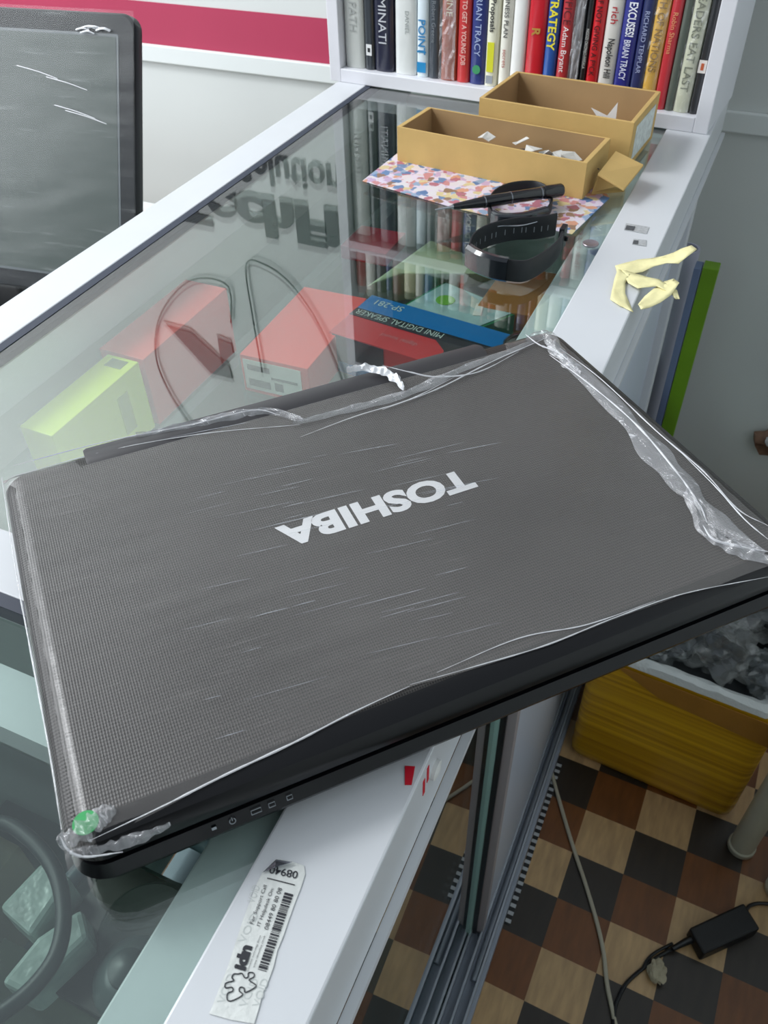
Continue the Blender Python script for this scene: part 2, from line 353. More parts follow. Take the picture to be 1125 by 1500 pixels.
ltext('label_text', '08449 80 80 08', (632, 688), (750, 345), (-33, -10))
ltext('label_logo', 'idn', (446, 1030), (506, 825), (-100, -30), 0.06)
ltext('label_text', 'innovative technology driven', (468, 1030), (575, 735), (-12, -4))
ltext('label_text', 'www.idnonline.co.uk', (520, 1000), (612, 735), (-14, -5))
mb = MB(); quad_px(mb, [lb(*p) for p in ((628, 256), (626, 264), (854, 322), (856, 314))], 0.0007, 0.0001); part('label_line', mb, INK, st)
mb = MB()
t = 0.0; random.seed(3)
while t < 0.985:
    wd = random.choice((0.006, 0.008, 0.012, 0.022, 0.03)); gp = random.choice((0.008, 0.01, 0.014))
    if t+wd > 1: break
    def bp_(s, q): return lb(585+(812-585)*s+q*35, 1022+(372-1022)*s+q*10)
    quad_px(mb, [bp_(t, -1), bp_(t, 1), bp_(t+wd, 1), bp_(t+wd, -1)], 0.0007, 0.0001); t += wd+gp
part('barcode', mb, INK, LF)
pz = [(385, 1050), (350, 1050), (335, 1080), (352, 1105), (285, 1125), (283, 1165), (335, 1158), (342, 1190), (300, 1210), (298, 1262), (330, 1272), (400, 1240), (424, 1215), (395, 1190), (402, 1160), (435, 1165), (446, 1202), (520, 1165), (532, 1140), (475, 1100), (515, 1075), (514, 1042), (472, 1040), (468, 1075), (440, 1080), (418, 1045), (385, 1050)]
part('puzzle_outline', MB().tube([at(*lb(*p), 2, 0.0008) for p in pz], 0.00022, 5, 3), INK, LF)
part('peeled_corner', MB().slab([at(*lb(*p), 2, z) for p, z in (((590, 215), .001), ((700, 108), .001), ((835, 130), .002), ((690, 172), .003))], V(0, 0, 0.0003)), mat('silver_foil', 'c8ccd8', 0.18, 0.9), st)
for i, (pts, lab) in enumerate((([(917, 327), (951, 333), (947, 343), (914, 337)], 'larger grey battery-like printed sticker on the rail beyond the yellow tape'), ([(928, 350), (947, 352), (946, 361), (926, 358)], 'smaller grey printed sticker on the rail beyond the yellow tape'))):
    s_ = thing('printed_sticker', lab, 'sticker', tuple(at(*pts[0], 2, 0)))
    part('sticker_face', quad_px(MB(), pts[::-1], 0.0002), mat('grey_sticker', 'b4b6b8', 0.4, var=0.2, vscale=400), s_)
    c0 = V(sum(p[0] for p in pts)/4, sum(p[1] for p in pts)/4, 0)
    q = [(c0.x+(p[0]-c0.x)*0.75-(3 if i == 0 else 2), c0.y+(p[1]-c0.y)*0.6) for p in pts]
    q = [q[0], ((q[0][0]+q[1][0])/2, (q[0][1]+q[1][1])/2), ((q[3][0]+q[2][0])/2, (q[3][1]+q[2][1])/2), q[3]]
    part('sticker_print', quad_px(MB(), q[::-1], 0.0006), mat('dark_sticker_print', '55585c', 0.5, var=0.5, vscale=700), s_)

# ------------------------------------------------------------------ laptop
LX, LY, LT = -0.1441, 0.3019, 0.8398
LW, LD = 0.381, 0.252
LM = frame((LX, LY, 0), LT)
lp = thing('laptop', 'closed black laptop wrapped in cling film lying askew across the glass counter', 'laptop', (LX, LY, 0))
def lid_mat():
    m = bpy.data.materials.new('patterned_dark_lid'); m.use_nodes = True; nt = m.node_tree; N = nt.nodes; L = nt.links; b = N['Principled BSDF']
    b.inputs['Roughness'].default_value = 0.34; b.inputs['Specular IOR Level'].default_value = 0.35
    tc = N.new('ShaderNodeTexCoord'); mp = N.new('ShaderNodeMapping'); mp.inputs['Rotation'].default_value = (0, 0, -LT)
    L.new(tc.outputs['Object'], mp.inputs[0]); s = N.new('ShaderNodeSeparateXYZ'); L.new(mp.outputs[0], s.inputs[0])
    def mth(op, a, bb=None):
        x = N.new('ShaderNodeMath'); x.operation = op
        for i, q in enumerate((a, bb)):
            if q is None: continue
            if isinstance(q, (int, float)): x.inputs[i].default_value = q
            else: L.new(q, x.inputs[i])
        return x.outputs[0]
    kx = 2*math.pi/0.0026; ky = 2*math.pi/0.0036
    a = mth('SINE', mth('MULTIPLY', mth('ADD', s.outputs[0], mth('MULTIPLY', s.outputs[1], 0.72)), kx))
    c = mth('SINE', mth('MULTIPLY', mth('SUBTRACT', s.outputs[0], mth('MULTIPLY', s.outputs[1], 0.72)), kx))
    v = mth('MULTIPLY', a, c); r = N.new('ShaderNodeValToRGB'); r.color_ramp.elements[0].position = 0.0; r.color_ramp.elements[1].position = 0.35
    r.color_ramp.elements[0].color = lin('393635'); r.color_ramp.elements[1].color = lin('141313')
    L.new(v, r.inputs[0]); L.new(r.outputs[0], b.inputs['Base Color'])
    bp = N.new('ShaderNodeBump'); bp.inputs['Strength'].default_value = 0.25; bp.inputs['Distance'].default_value = 0.0004; L.new(v, bp.inputs['Height']); L.new(bp.outputs[0], b.inputs['Normal'])
    return m
LID = lid_mat()
def stack(levels, cx=0, cy=0, r=0.014, seg=7):
    M = LM @ Matrix.Translation((cx, cy, 0))
    return MB().rings([rrect(w_, d_, max(0.002, r+ex), z, M, seg) for w_, d_, ex, z in levels])
LC = part('lower_case', stack([(LW-0.020, LD-0.014, -.004, 0.003), (LW-0.002, LD+0.002, .001, 0.007), (LW+0.002, LD+0.006, .002, 0.012), (LW-0.002, LD, 0, 0.0185), (LW-0.006, LD-0.004, 0, 0.0187)]), mat('glossy_black_case', '090a0e', 0.25, spec=0.35), lp, smooth=True)
lid = part('lid', stack([(LW-0.004, LD-0.004, 0, 0.0205), (LW-0.001, LD-0.001, 0, 0.0215), (LW, LD, 0, 0.026), (LW-0.001, LD-0.0015, 0, 0.0295), (LW-0.005, LD-0.006, 0, 0.0325), (LW-0.012, LD-0.014, 0, 0.0338), (LW-0.022, LD-0.026, 0, 0.034)]), LID, lp, smooth=True)
part('rear_seam', stack([(LW-0.012, LD-0.012, 0, 0.0185), (LW-0.012, LD-0.012, 0, 0.0206)]), BLACK, lp)
tf = MB(); pf = [(-.1262, .0225), (-.1266, .026), (-.1262, .0292), (-.1236, .0330), (-.1200, .0341), (-.1130, .0344)]
tf.rings([[LM @ V(x, y+(.0008 if abs(x) > .1768 else 0), z) for y, z in pf] for x in (-.178, -.1765, .1765, .178)], closed=False, cap=False)
part('front_trim', tf, mat('smooth_black_trim', '0d0d10', .28, spec=.35), lp, label='smooth black strip along the front edge of the lid', smooth=True)
# hinge bar on the far side
hb = MB(); prof = [(0.112, 0.012), (0.130, 0.012), (0.1345, 0.018), (0.1345, 0.027), (0.130, 0.0335), (0.122, 0.0358), (0.115, 0.0350), (0.1115, 0.0335)]
hb.rings([[LM @ V(x, y if e == 0 else y*0.0+0.123+(y-0.123)*0.8, z) for y, z in prof] for x, e in ((-0.142, 1), (-0.14, 0), (0.128, 0), (0.130, 1))])
part('hinge_bar', hb, mat('matte_charcoal', '3a383b', 0.42), lp, smooth=True)
for x in (-0.155, 0.145):
    part('rubber_foot', MB().lathe([(0.007, 0.0), (0.0075, 0.002), (0.007, 0.0035)], LM @ V(x*0.9, -0.095, 0), 16), RUBBER, LC)
    part('rubber_foot', MB().lathe([(0.007, 0.0), (0.0075, 0.002), (0.007, 0.0035)], LM @ V(x*0.9, 0.095, 0), 16), RUBBER, LC)
mb = MB(); text(mb, 'TOSHIBA', LM @ V(0.0587, 0.0145, 0.0343), (LM.to_3x3() @ V(-0.1165, 0, 0)), (LM.to_3x3() @ V(0, -0.0180, 0)), 0.045)
part('brand_lettering', mb, mat('silver_lettering', 'd9d9dc', 0.35, 0.25), lid)
gd = LM @ V(-0.1800, -0.1145, 0.0349)
part('round_sticker', MB().lathe([(0.0052, 0), (0.0052, 0.0004)], gd, 32), mat('green_sticker', '1f9a50', 0.5, var=0.15, vscale=300), lid, label='green dot sticker')
IC = mat('white_icon_print', '9aa0a6', 0.5)
for x, kind in ((-0.134, 'dot'), (-0.126, 'power'), (-0.1155, 'bat'), (-0.1085, 'disk'), (-0.1005, 'card')):
    c0 = V(x, -0.1275, 0.0160); e1 = V(1, 0, 0); e2 = V(0, 0.45, 0.89)
    mb = MB(); g_ = lambda a, b: LM @ (c0+e1*a+e2*b+V(0, -0.0006, 0))
    if kind == 'dot': mb.slab([g_(-.001, -.0006), g_(.001, -.0006), g_(.001, .0006), g_(-.001, .0006)], V(0, 0, .0002))
    elif kind == 'power': mb.tube([g_(.0013*math.sin(a), .0013*math.cos(a)) for a in [0.6+i*0.64 for i in range(9)]], 0.0002, 4, 2); mb.tube([g_(0, .0002), g_(0, .0018)], 0.0002, 4, 0)
    else:
        ww = {'bat': .0022, 'disk': .0014, 'card': .0012}[kind]; mb.tube([g_(-ww, -.0009), g_(ww, -.0009), g_(ww, .0011), g_(-ww, .0011), g_(-ww, -.0009)], 0.0002, 4, 0)
    part('status_icon', mb, IC, LC)

# cling film over the lid
FILM = film_mat('stretched_cling_film', 0.085, 0.14, 0.16, (14, 420, 1), -LT+0.10, bump=0.12, hazecol=(.74, .70, .68, 1), r0=0.02)
fm = MB(); nx, ny = 90, 56
FFP = sorted([((LM.inverted() @ at(x, y, 2, 0.035)).x, (LM.inverted() @ at(x, y, 2, 0.035)).y) for x, y in ((105, 1262), (135, 1232), (240, 1182), (330, 1137), (430, 1090), (520, 1044), (600, 1006), (700, 978), (800, 947), (900, 907), (1000, 871), (1125, 838), (1200, 815))])
def film_front(x):                         # y of the film's front edge along the lid
    if x <= FFP[0][0]: return FFP[0][1]
    for (x0, y0), (x1, y1) in zip(FFP, FFP[1:]):
        if x <= x1: return y0+(y1-y0)*(x-x0)/(x1-x0)
    return FFP[-1][1]
grid = []
for j in range(ny+1):
    row = []
    for i in range(nx+1):
        x = -0.1908+0.3816*i/nx; yf = film_front(x); yb = 0.1265 if abs(x) > 0.145 else 0.112
        y = yf+(yb-yf)*j/ny
        dx = max(0, abs(x)-0.1795)/0.0125; dy = max(0, y-0.117)/0.0105; dyf = max(0, -0.1165-y)/0.012
        e = min(1, max(dx, dy, dyf)); z = 0.0345-0.0075*e*e
        z += 0.0004*noise.noise(V(x*18, y*160, 0))+0.0004
        row.append(LM @ V(x, y, z))
    grid.append(row)
fm.rings(grid, closed=False, cap=False)
CF = part('cling_film', fm, FILM, lp, label='clear cling film stretched over the lid', smooth=True)

# bunched ridges of film: ribbons with crumpled surface
RIDGE = film_mat('bunched_cling_film', 0.22, 0.75, 0.10, (120, 260, 90), 0.3, bump=1.0, hazecol=(0.80, 0.80, 0.84, 1), r0=0.10)
FOIL = film_mat('bright_bunched_film', 0.65, 0.9, 0.10, (200, 200, 120), 0.3, bump=1.0, hazecol=(0.95, 0.96, 1.0, 1), r0=0.16)
def ridge(path, wid, z0, amp, m, seed=0, n=60, name='film_fold'):
    pts = [at(x, y, 2, z0) for x, y in path]; q = [pts[0]*2-pts[1]]+pts+[pts[-1]*2-pts[-2]]; sm = []
    k = max(2, n//(len(pts)-1))
    for i in range(1, len(q)-2):
        for j in range(k):
            t_ = j/k; a, b, c_, d = q[i-1:i+3]
            sm.append(0.5*((2*b)+(c_-a)*t_+(2*a-5*b+4*c_-d)*t_*t_+(3*b-a-3*c_+d)*t_**3))
    sm.append(pts[-1]); rows = []; N_ = len(sm)
    for i, p in enumerate(sm):
        d = (sm[min(i+1, N_-1)]-sm[max(i-1, 0)]).normalized(); sd = V(-d.y, d.x, 0)
        t_ = i/(N_-1); w_ = wid*(math.sin(math.pi*min(1, max(0.0, t_)))**0.5*0.9+0.1) if not callable(wid) else wid(t_)
        w_ *= 0.75+0.5*noise.noise(V(t_*9, seed, 3))
        row = []
        for k2 in range(9):
            s_ = -1+k2/4; h = (1-s_*s_)*amp+amp*0.9*noise.noise(V(t_*len(path)*3, s_*2.3, seed*7.3))*(1-s_*s_*0.6)
            row.append(p+sd*s_*w_/2+V(0, 0, max(0, h)))
        rows.append(row)
    mb_ = MB(); mb_.rings(rows, closed=False, cap=False); return part(name, mb_, m, CF, smooth=True)
def crease_or_glint(path, z0, r, m, name='film_crease_or_glint'):
    return part(name, MB().tube([at(x, y, 2, z0+dz) for x, y, dz in path], lambda t_: r*(0.25+0.75*math.sin(math.pi*t_))*(0.75+0.5*noise.noise(V(t_*20, r*9000, 0))), 6, 8), m, CF, smooth=True)
ridge([(800, 500), (850, 545), (905, 600), (960, 665), (1010, 720), (1060, 770), (1120, 812)], 0.020, 0.0350, 0.0020, RIDGE, 1)
ridge([(1005, 720), (1030, 770), (1060, 795), (1100, 812), (1150, 830)], 0.014, 0.0352, 0.0030, RIDGE, 2)
ridge([(770, 500), (800, 492), (820, 520), (850, 550)], 0.014, 0.0350, 0.0030, RIDGE, 3)
ridge([(430, 622), (520, 598), (600, 575), (680, 540), (780, 503)], 0.010, 0.0355, 0.0022, RIDGE, 4)
ridge([(200, 640), (280, 624), (340, 610), (395, 603), (445, 618)], 0.010, 0.0350, 0.0026, RIDGE, 5)
ridge([(508, 545), (530, 540), (560, 545), (580, 556), (592, 572)], 0.009, 0.0385, 0.0030, FOIL, 6, name='film_tuft')
ridge([(85, 1235), (110, 1225), (130, 1210), (150, 1195), (170, 1185)], 0.014, 0.0345, 0.0024, RIDGE, 8)
ridge([(100, 1250), (150, 1240), (200, 1228), (250, 1208)], 0.008, 0.0300, 0.0020, RIDGE, 9)
CR = film_mat('milky_crease_or_glint', 0.55, 0.6, 0.12, (300, 300, 300), 0.0, bump=0.6, hazecol=(0.86, 0.86, 0.9, 1), r0=0.12)
for pth, r in (([(130, 1232, 0), (240, 1180, 0), (330, 1135, 0), (430, 1088, 0), (520, 1042, 0), (600, 1005, 0)], 0.0007),
               ([(600, 1003, 0), (700, 975, 0), (800, 945, 0), (900, 905, 0), (1000, 870, 0), (1125, 845, 0)], 0.0005),
               ([(640, 985, 0), (760, 935, 0), (860, 915, 0), (960, 880, 0)], 0.0004),
               ([(805, 520, .002), (860, 560, .002), (930, 620, .002), (990, 690, .002), (1025, 740, .002), (1035, 765, .002)], 0.0008),
               ([(820, 510, .001), (880, 555, .001), (960, 630, .001), (1030, 690, .001), (1080, 745, .001), (1125, 770, .001)], 0.0006),
               ([(1000, 665, .002), (1050, 715, .002), (1090, 760, .002), (1125, 790, .001)], 0.0006),
               ([(1030, 770, .003), (1045, 790, .003), (1080, 800, .002), (1125, 808, .001)], 0.0010),
               ([(770, 490, .003), (790, 505, .003), (815, 515, .003), (835, 530, .002)], 0.0008),
               ([(20, 682, .001), (150, 648, .001), (280, 622, .001), (370, 601, .002), (410, 608, .002)], 0.0006),
               ([(10, 700, 0), (160, 660, 0), (300, 635, 0), (440, 622, 0)], 0.0005),
               ([(560, 600, .001), (640, 570, .001), (720, 530, .001), (800, 495, .002)], 0.0006),
               ([(440, 640, 0), (520, 610, .001), (600, 585, .001), (670, 550, .001)], 0.0004),
               ([(560, 535, .005), (600, 545, .004), (640, 552, .002), (700, 545, .001), (760, 515, .001)], 0.0007),
               ([(3, 700, -.002), (22, 830, -.002), (48, 970, -.002), (74, 1110, -.002), (90, 1215, -.003)], 0.0006),  # pale tube standing in for the window highlight along the left lid edge
               ([(88, 1225, 0), (100, 1245, -.002), (125, 1255, -.004), (180, 1248, -.005)], 0.0008)):
    crease_or_glint(pth, 0.0352, r, CR)
random.seed(11)
SL = film_mat('film_glint_lines', 0.35, 0.5, 0.08, (300, 300, 300), 0.0, bump=0.4, hazecol=(0.8, 0.84, 0.95, 1), r0=0.2)
for i in range(46):                        # fine stretch lines across the lid, crinkle highlights put into their pale colour
    cx = random.uniform(300, 700); cy = random.uniform(620, 1080)
    if i < 9: cx = random.uniform(300, 470); cy = random.uniform(690, 870)
    if cy > 1286-0.416*cx-35: cy -= 160
    ln = random.uniform(12, 70); sl = -0.20-0.0002*(cy-600)+random.uniform(-0.03, 0.03)
    crease_or_glint([(cx-ln, cy-ln*sl, 0), (cx, cy, 0.0003), (cx+ln*0.8, cy+ln*0.8*sl, 0)], 0.0354, random.uniform(0.00009, 0.00022), SL)

# ------------------------------------------------------------------ bookshelf and books
SO = V(-0.5723, 1.0802, 0); SA = math.atan2(-0.03, 0.4969); SM = frame(SO, SA)
bs = thing('bookshelf', 'white book rack standing across the far end of the glass counter', 'bookshelf', tuple(SO))
SW, SD, SH = 0.4978, 0.145, 0.665
SHW = mat('white_shelf_board', 'e4e4ea', 0.35, var=0.02, vscale=10)
part('side_panel', MB().box(0, 0.0165, 0, SD, 0, SH, SM), SHW, bs, bevel=0.001)
part('side_panel', MB().box(SW-0.0165, SW, 0, SD, 0, SH, SM), SHW, bs, bevel=0.001)
for z in (0, 0.222, 0.440, SH-0.016): part('shelf_board', MB().box(0.0165, SW-0.0165, 0, SD, z, z+0.0165, SM), SHW, bs, bevel=0.001)
part('back_panel', MB().box(0.0165, SW-0.0165, SD-0.006, SD, 0.0165, SH-0.016, SM), mat('shelf_back_grey', '4e555c', 0.7), bs)

def mk_book(u0, u1, z0, h, cover, lab, texts=(), name='book', group='books on the bottom row of the bookshelf', dep=0.115, plastic=False, dy=0.010):
    t_ = thing(name, lab, 'book', tuple(SM @ V((u0+u1)/2, dy, z0)), group)
    ww = u1-u0-0.0006; a = u0+0.0003; y0 = dy
    sp = []                                # rounded spine profile
    for k in range(7):
        q = math.pi*k/6; sp.append((a+ww/2-math.cos(q)*ww/2, y0+0.004*(1-math.sin(q))))
    prof_ = sp+[(a+ww, y0+dep), (a, y0+dep)]
    m = mat('cover_'+cover, cover, 0.30 if not plastic else 0.2, var=0.05, vscale=40, coat=0.3)
    cv = part('cover', MB().rings([[SM @ V(x, y, z) for x, y in prof_] for z in (z0, z0+h)]), m, t_, smooth=True)
    part('pages', MB().box(a+0.0015, a+ww-0.0015, y0+0.006, y0+dep-0.001, z0+h, z0+h+0.0006, SM), mat('page_cream', 'e9e2cf', 0.9), t_)
    for (s, z_end, size, wfrac, col, off, bold, asp) in texts:
        _, _, ar = text_pts(s, bold); cap = ww*wfrac; ln = cap*ar*asp
        uo = a+ww*(0.5-wfrac/2+off); mb_ = MB()
        text(mb_, s, SM @ V(uo, y0-0.0007, z_end+ln), SM.to_3x3() @ V(0, 0, -ln), SM.to_3x3() @ V(cap, 0, 0), bold)
        part('spine_text', mb_, mat('ink_'+col, col, 0.5), cv)
    return t_
Z0 = 0.0168
def T_(s, z, wf=0.55, col='f2f2f2', off=0.0, bold=0.0, asp=1.0): return (s, z, 0, wf, col, off, bold, asp)
BK = [
 (0.0185, 0.0468, .205, 'c9ccc8', 'clear-wrapped silvery white book at the left end of the bottom shelf row', [T_('THE PATH', .06, .35, 'a5a8a6')], 1),
 (0.0479, 0.0622, .200, '3b4046', 'narrow charcoal book with a small white square mark, second from left', [], 1),
 (0.0622, 0.0895, .210, '2c2e40', 'dark navy book with ILLUMINATI in pale capitals', [T_('ILLUMINATI', .050, .42, 'c9cbd2')], 1),
 (0.0925, 0.1222, .208, 'dfe2e0', 'thick glossy white book between the dark navy one and the blue and white one', [T_('DANIEL', .064, .18, '8d9392', .12)], 1),
 (0.1232, 0.1398, .200, 'd9e6ee', 'white book with bright blue blocks and the word POINT', [T_('POINT', .043, .62, '2a7fb5', 0, .02)], 0),
 (0.1398, 0.1553, .203, '474d55', 'slate grey book with faint lettering beside the blue and white one', [T_('Robert Greene', .058, .35, '7c8289')], 1),
 (0.1567, 0.1782, .205, 'a4533c', 'rust brown book under torn clear wrap with SUNSHINE in cream letters', [T_('SUNSHINE', .089, .40, 'e6dfc4', .05)], 1),
 (0.1791, 0.1961, .200, 'cf3a3c', 'red book with pale blocky capitals beside the navy one', [T_('HOW TO GET A YOUNG JOB', .037, .50, 'e9b7ae', 0, .02, .8)], 0),
 (0.1970, 0.2170, .206, '2c3a7c', 'navy book with BRIAN TRACY in pale capitals and a green emblem', [T_('GET IT DONE NOW', .112, .40, 'f0f0f2', 0, .02), T_('BRIAN TRACY', .049, .40, 'aab8dc')], 0),
 (0.2170, 0.2327, .202, 'e9e8d4', 'cream book with black title and a yellow patch low on the spine', [T_('Business Proposals', .077, .42, '26262a', .02, .02)], 0),
 (0.2349, 0.2495, .202, 'e8e6dc', 'slim white book titled BUSINESS PLAN', [T_('BUSINESS PLAN', .073, .40, '4c4c4c', 0, .01), T_('secrets', .040, .28, 'b05048')], 0),
 (0.2495, 0.2674, .200, 'eeeeec', 'plain white book rising behind the left corner of the rear carton', [], 0),
 (0.2683, 0.2914, .206, 'c8202f', 'bright red book with a gold R emblem', [T_('R', .078, .45, 'b88a3c', 0, .03)], 1),
 (0.2914, 0.3071, .204, '2456a4', 'blue book with STRATEGY in yellow capitals', [T_('STRATEGY', .065, .66, 'f0e030', 0, .02)], 0),
 (0.3080, 0.3235, .204, 'b9343a', 'brick red book with Adam Bryant in white italics', [T_('OFFICE', .093, .60, '5c1820'), T_('Adam Bryant', .043, .42, 'f4eeee')], 0),
 (0.3244, 0.3364, .200, '4c5054', 'crinkly clear-wrapped grey book beside the black one', [], 1),
 (0.3372, 0.3449, .203, '1e1f23', 'thin black book with white OKONJO-IWEALA lettering', [T_('NGOZI OKONJO-IWEALA', .050, .62, 'd5d5d0', 0, 0, .75)], 0),
 (0.3449, 0.3592, .205, 'd3222c', 'scarlet book with THE SUBTLE ART title in dark capitals', [T_('THE SUBTLE ART OF NOT GIVING A F*CK', .043, .50, '3a1418', 0, .01, .85)], 0),
 (0.3597, 0.3784, .204, 'd9d6d0', 'pale grey book with rich in red and Napoleon Hill in black', [T_('Think and grow', .125, .42, 'b0202c'), T_('rich', .099, .45, 'b0202c', .05, .01), T_('Napoleon Hill', .043, .42, '2c2c2e', .08, .02, .68)], 0),
 (0.3784, 0.3982, .206, '2a2f86', 'royal blue book with NO EXCUSES! and BRIAN TRACY', [T_('NO EXCUSES!', .088, .50, 'eef0f8', .05, .02, .62), T_('BRIAN TRACY', .043, .40, 'dfe2f4', 0, .01, .62)], 0),
 (0.3982, 0.4128, .204, '2c3562', 'dark indigo book with RICHARD TEMPLAR in thin letters', [T_('RICHARD TEMPLAR', .052, .36, 'a9b2d4')], 0),
 (0.4128, 0.4290, .206, 'd9a93c', 'mustard yellow book titled WEALTH OF NATIONS', [T_('WEALTH OF NATIONS', .055, .55, '8c6a24', 0, .01, .85)], 1),
 (0.4290, 0.4425, .206, 'c93a44', 'glossy crimson book right of the mustard one', [T_('Robin Sharma', .075, .40, 'e0a070')], 1),
 (0.4425, 0.4520, .200, '5c645c', 'grey green book between the crimson and the cream one', [], 0),
 (0.4520, 0.4699, .206, 'cdd0b8', 'cream book titled LEADERS EAT LAST in grey capitals', [T_('LEADERS EAT LAST', .039, .52, '767a68', 0, .01, .95)], 1),
 (0.4699, 0.4805, .204, '303236', 'black book with a small white publisher mark at the right end', [], 1),
]
for k, (a, b, h, c, lab, tx, pl) in enumerate(BK):
    o = mk_book(a, b, Z0, h-0.008, c, lab, tx, plastic=bool(pl))
    ww = b-a
    def patch(n_, u0, u1, z0, z1, col, lift=0.0006):
        part(n_, MB().box(u0, u1, 0.010-lift, 0.0100, z0, z1, SM), mat('patch_'+col, col, 0.4), o)
    if k == 1: patch('spine_mark', a+ww*.25, b-ww*.2, .034, .047, 'e8e8e8'); patch('mark_centre', a+ww*.4, b-ww*.35, .038, .043, '2c2e30', .0009)
    if k == 4:
        for z in (.022, .045, .110, .128): patch('blue_block', a+ww*.1, b-ww*.15, z-.0, z+.012 if z != .045 else .047, '1f8ac4', .0004)
    if k == 8: part('emblem', MB().lathe([(.0052, 0), (.0052, .0006)], SM @ V((a+b)/2, .0095, .034), 12, Matrix.Rotation(math.radians(90), 3, 'X')), mat('green_emblem', '3f9a68', .5), o)
    if k == 9: patch('yellow_patch', a+ww*.2, b-ww*.25, .033, .066, 'd9d92e'); patch('foot_mark', a+ww*.2, b-ww*.25, .02, .029, '9aa0a8')
    if k == 15 or k == 6 or k == 21 or k == 24:
        z = Z0; mbp = MB(); random.seed(k)
        rows = []
        for j in range(22):
            zz = Z0+0.002+j*0.0085; rows.append([SM @ V(a+ww*(q/5)+0.0003, 0.0085-0.0035*random.random(), zz) for q in range(6)])
        mbp.rings(rows, closed=False, cap=False); part('plastic_wrap', mbp, RIDGE if k in (6, 15) else MATS.get('thin_wrap') or film_mat('thin_wrap', 0.06, 0.6, 0.1, (160, 160, 60), 0, 1.0, r0=.06), o)
    if k == 25: patch('publisher_mark', a+ww*.1, b-ww*.1, .060, .073, 'e6e0da'); patch('mark_centre', a+ww*.35, b-ww*.35, .063, .070, 'c0603c', .0009)
random.seed(5)
UC = ['b33a34', '2d3f7a', 'd8d6cc', '1f2226', 'c98a2c', 'e4e2da', '6b2a2e', '3c6a94', 'd9dcd8', '98302e', '30353c', 'cfc6a4', '235a4a', 'c43c3c']
u = 0.0185; k = 0
while u < 0.455:
    wd = random.uniform(0.010, 0.020); c = UC[(k*5) % 14]
    mk_book(u, u+wd, 0.2388, random.uniform(.052, .066), c, 'pocket-sized booklet on the middle shelf of the white rack, seen mirrored in the glass', group='booklets on the middle shelf of the bookshelf', dep=.06)
    u += wd+0.0006; k += 1
for u, wd, c, nm in ((.352, .020, '2b2f36', 'charcoal'), (.373, .017, '31363c', 'slate'), (.3925, .024, 'e0b428', 'bright yellow'), (.4175, .022, '6e8c2c', 'olive green')):
    mk_book(u, u+wd, 0.4568, .18, c, nm+' book standing on the top shelf of the white rack, above the photo', group='books on the top row of the bookshelf')

# ------------------------------------------------------------------ cardboard trays
def tray(name, lab, FL, BL, BR, FR, h, th=0.0025):
    o = thing(name, lab, 'cardboard box', ((FL[0]+BR[0])/2, (FL[1]+BR[1])/2, 0))
    c = [V(*FL, 0), V(*FR, 0), V(*BR, 0), V(*BL, 0)]; ce = sum(c, V(0, 0, 0))/4
    inn = [ce+(p-ce)*(1-2.2*th/((p-ce).length)) for p in c]; H = V(0, 0, h)
    for i, nm in enumerate(('front_wall', 'end_wall', 'rear_wall', 'end_wall')):
        a, b = c[i], c[(i+1) % 4]; ia, ib = inn[i], inn[(i+1) % 4]
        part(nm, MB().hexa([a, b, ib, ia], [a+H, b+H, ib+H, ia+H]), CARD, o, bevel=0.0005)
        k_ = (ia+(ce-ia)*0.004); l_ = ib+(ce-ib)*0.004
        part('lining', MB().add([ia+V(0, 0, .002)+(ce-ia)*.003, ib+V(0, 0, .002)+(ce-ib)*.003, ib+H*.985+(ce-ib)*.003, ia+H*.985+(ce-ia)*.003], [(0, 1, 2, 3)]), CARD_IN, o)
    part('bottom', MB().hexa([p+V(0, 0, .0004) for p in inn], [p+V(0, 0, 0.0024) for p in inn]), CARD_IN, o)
    return o
ta = tray('cardboard_tray', 'rear open cardboard tray against the book rack, white label on its right end', (-.310, .930), (-.301, 1.034), (-.131, 1.018), (-.137, .911), .050)
mb = MB(); a_, b_ = V(-.1366, .925, .008), V(-.1316, 1.000, .008)
nn = V(0.0008, 0, 0); mb.hexa([a_, a_+nn, b_+nn, b_], [a_+V(0, 0, .034), a_+nn+V(0, 0, .034), b_+nn+V(0, 0, .034), b_+V(0, 0, .034)])
part('end_label', mb, mat('printed_white_label', 'd4dad6', 0.6, var=0.25, vscale=160), ta)
tb = tray('cardboard_tray', 'front long cardboard tray on the glass with its right end flap folded open', (-.375, .853), (-.367, .922), (-.156, .899), (-.162, .826), .0365)
FZ = [at(883, 233, 2, .020), at(903, 222, 2, .024), at(943, 241, 2, .022), at(914, 277, 2, .016), at(876, 254, 2, .014)]
part('end_flap', MB().slab([at(876, 254, 2, .026), at(902, 221, 2, .028), at(943, 241, 2, .022), at(914, 277, 2, .016)][::-1], V(0, 0, -.0022)), CARD, tb, bevel=.0004)
part('end_flap', MB().slab([at(866, 285, 2, .0005), at(914, 281, 2, .0005), at(913, 274, 2, .012), at(876, 256, 2, .020)], V(0, .0012, .0018)), CARD, tb)
random.seed(21)
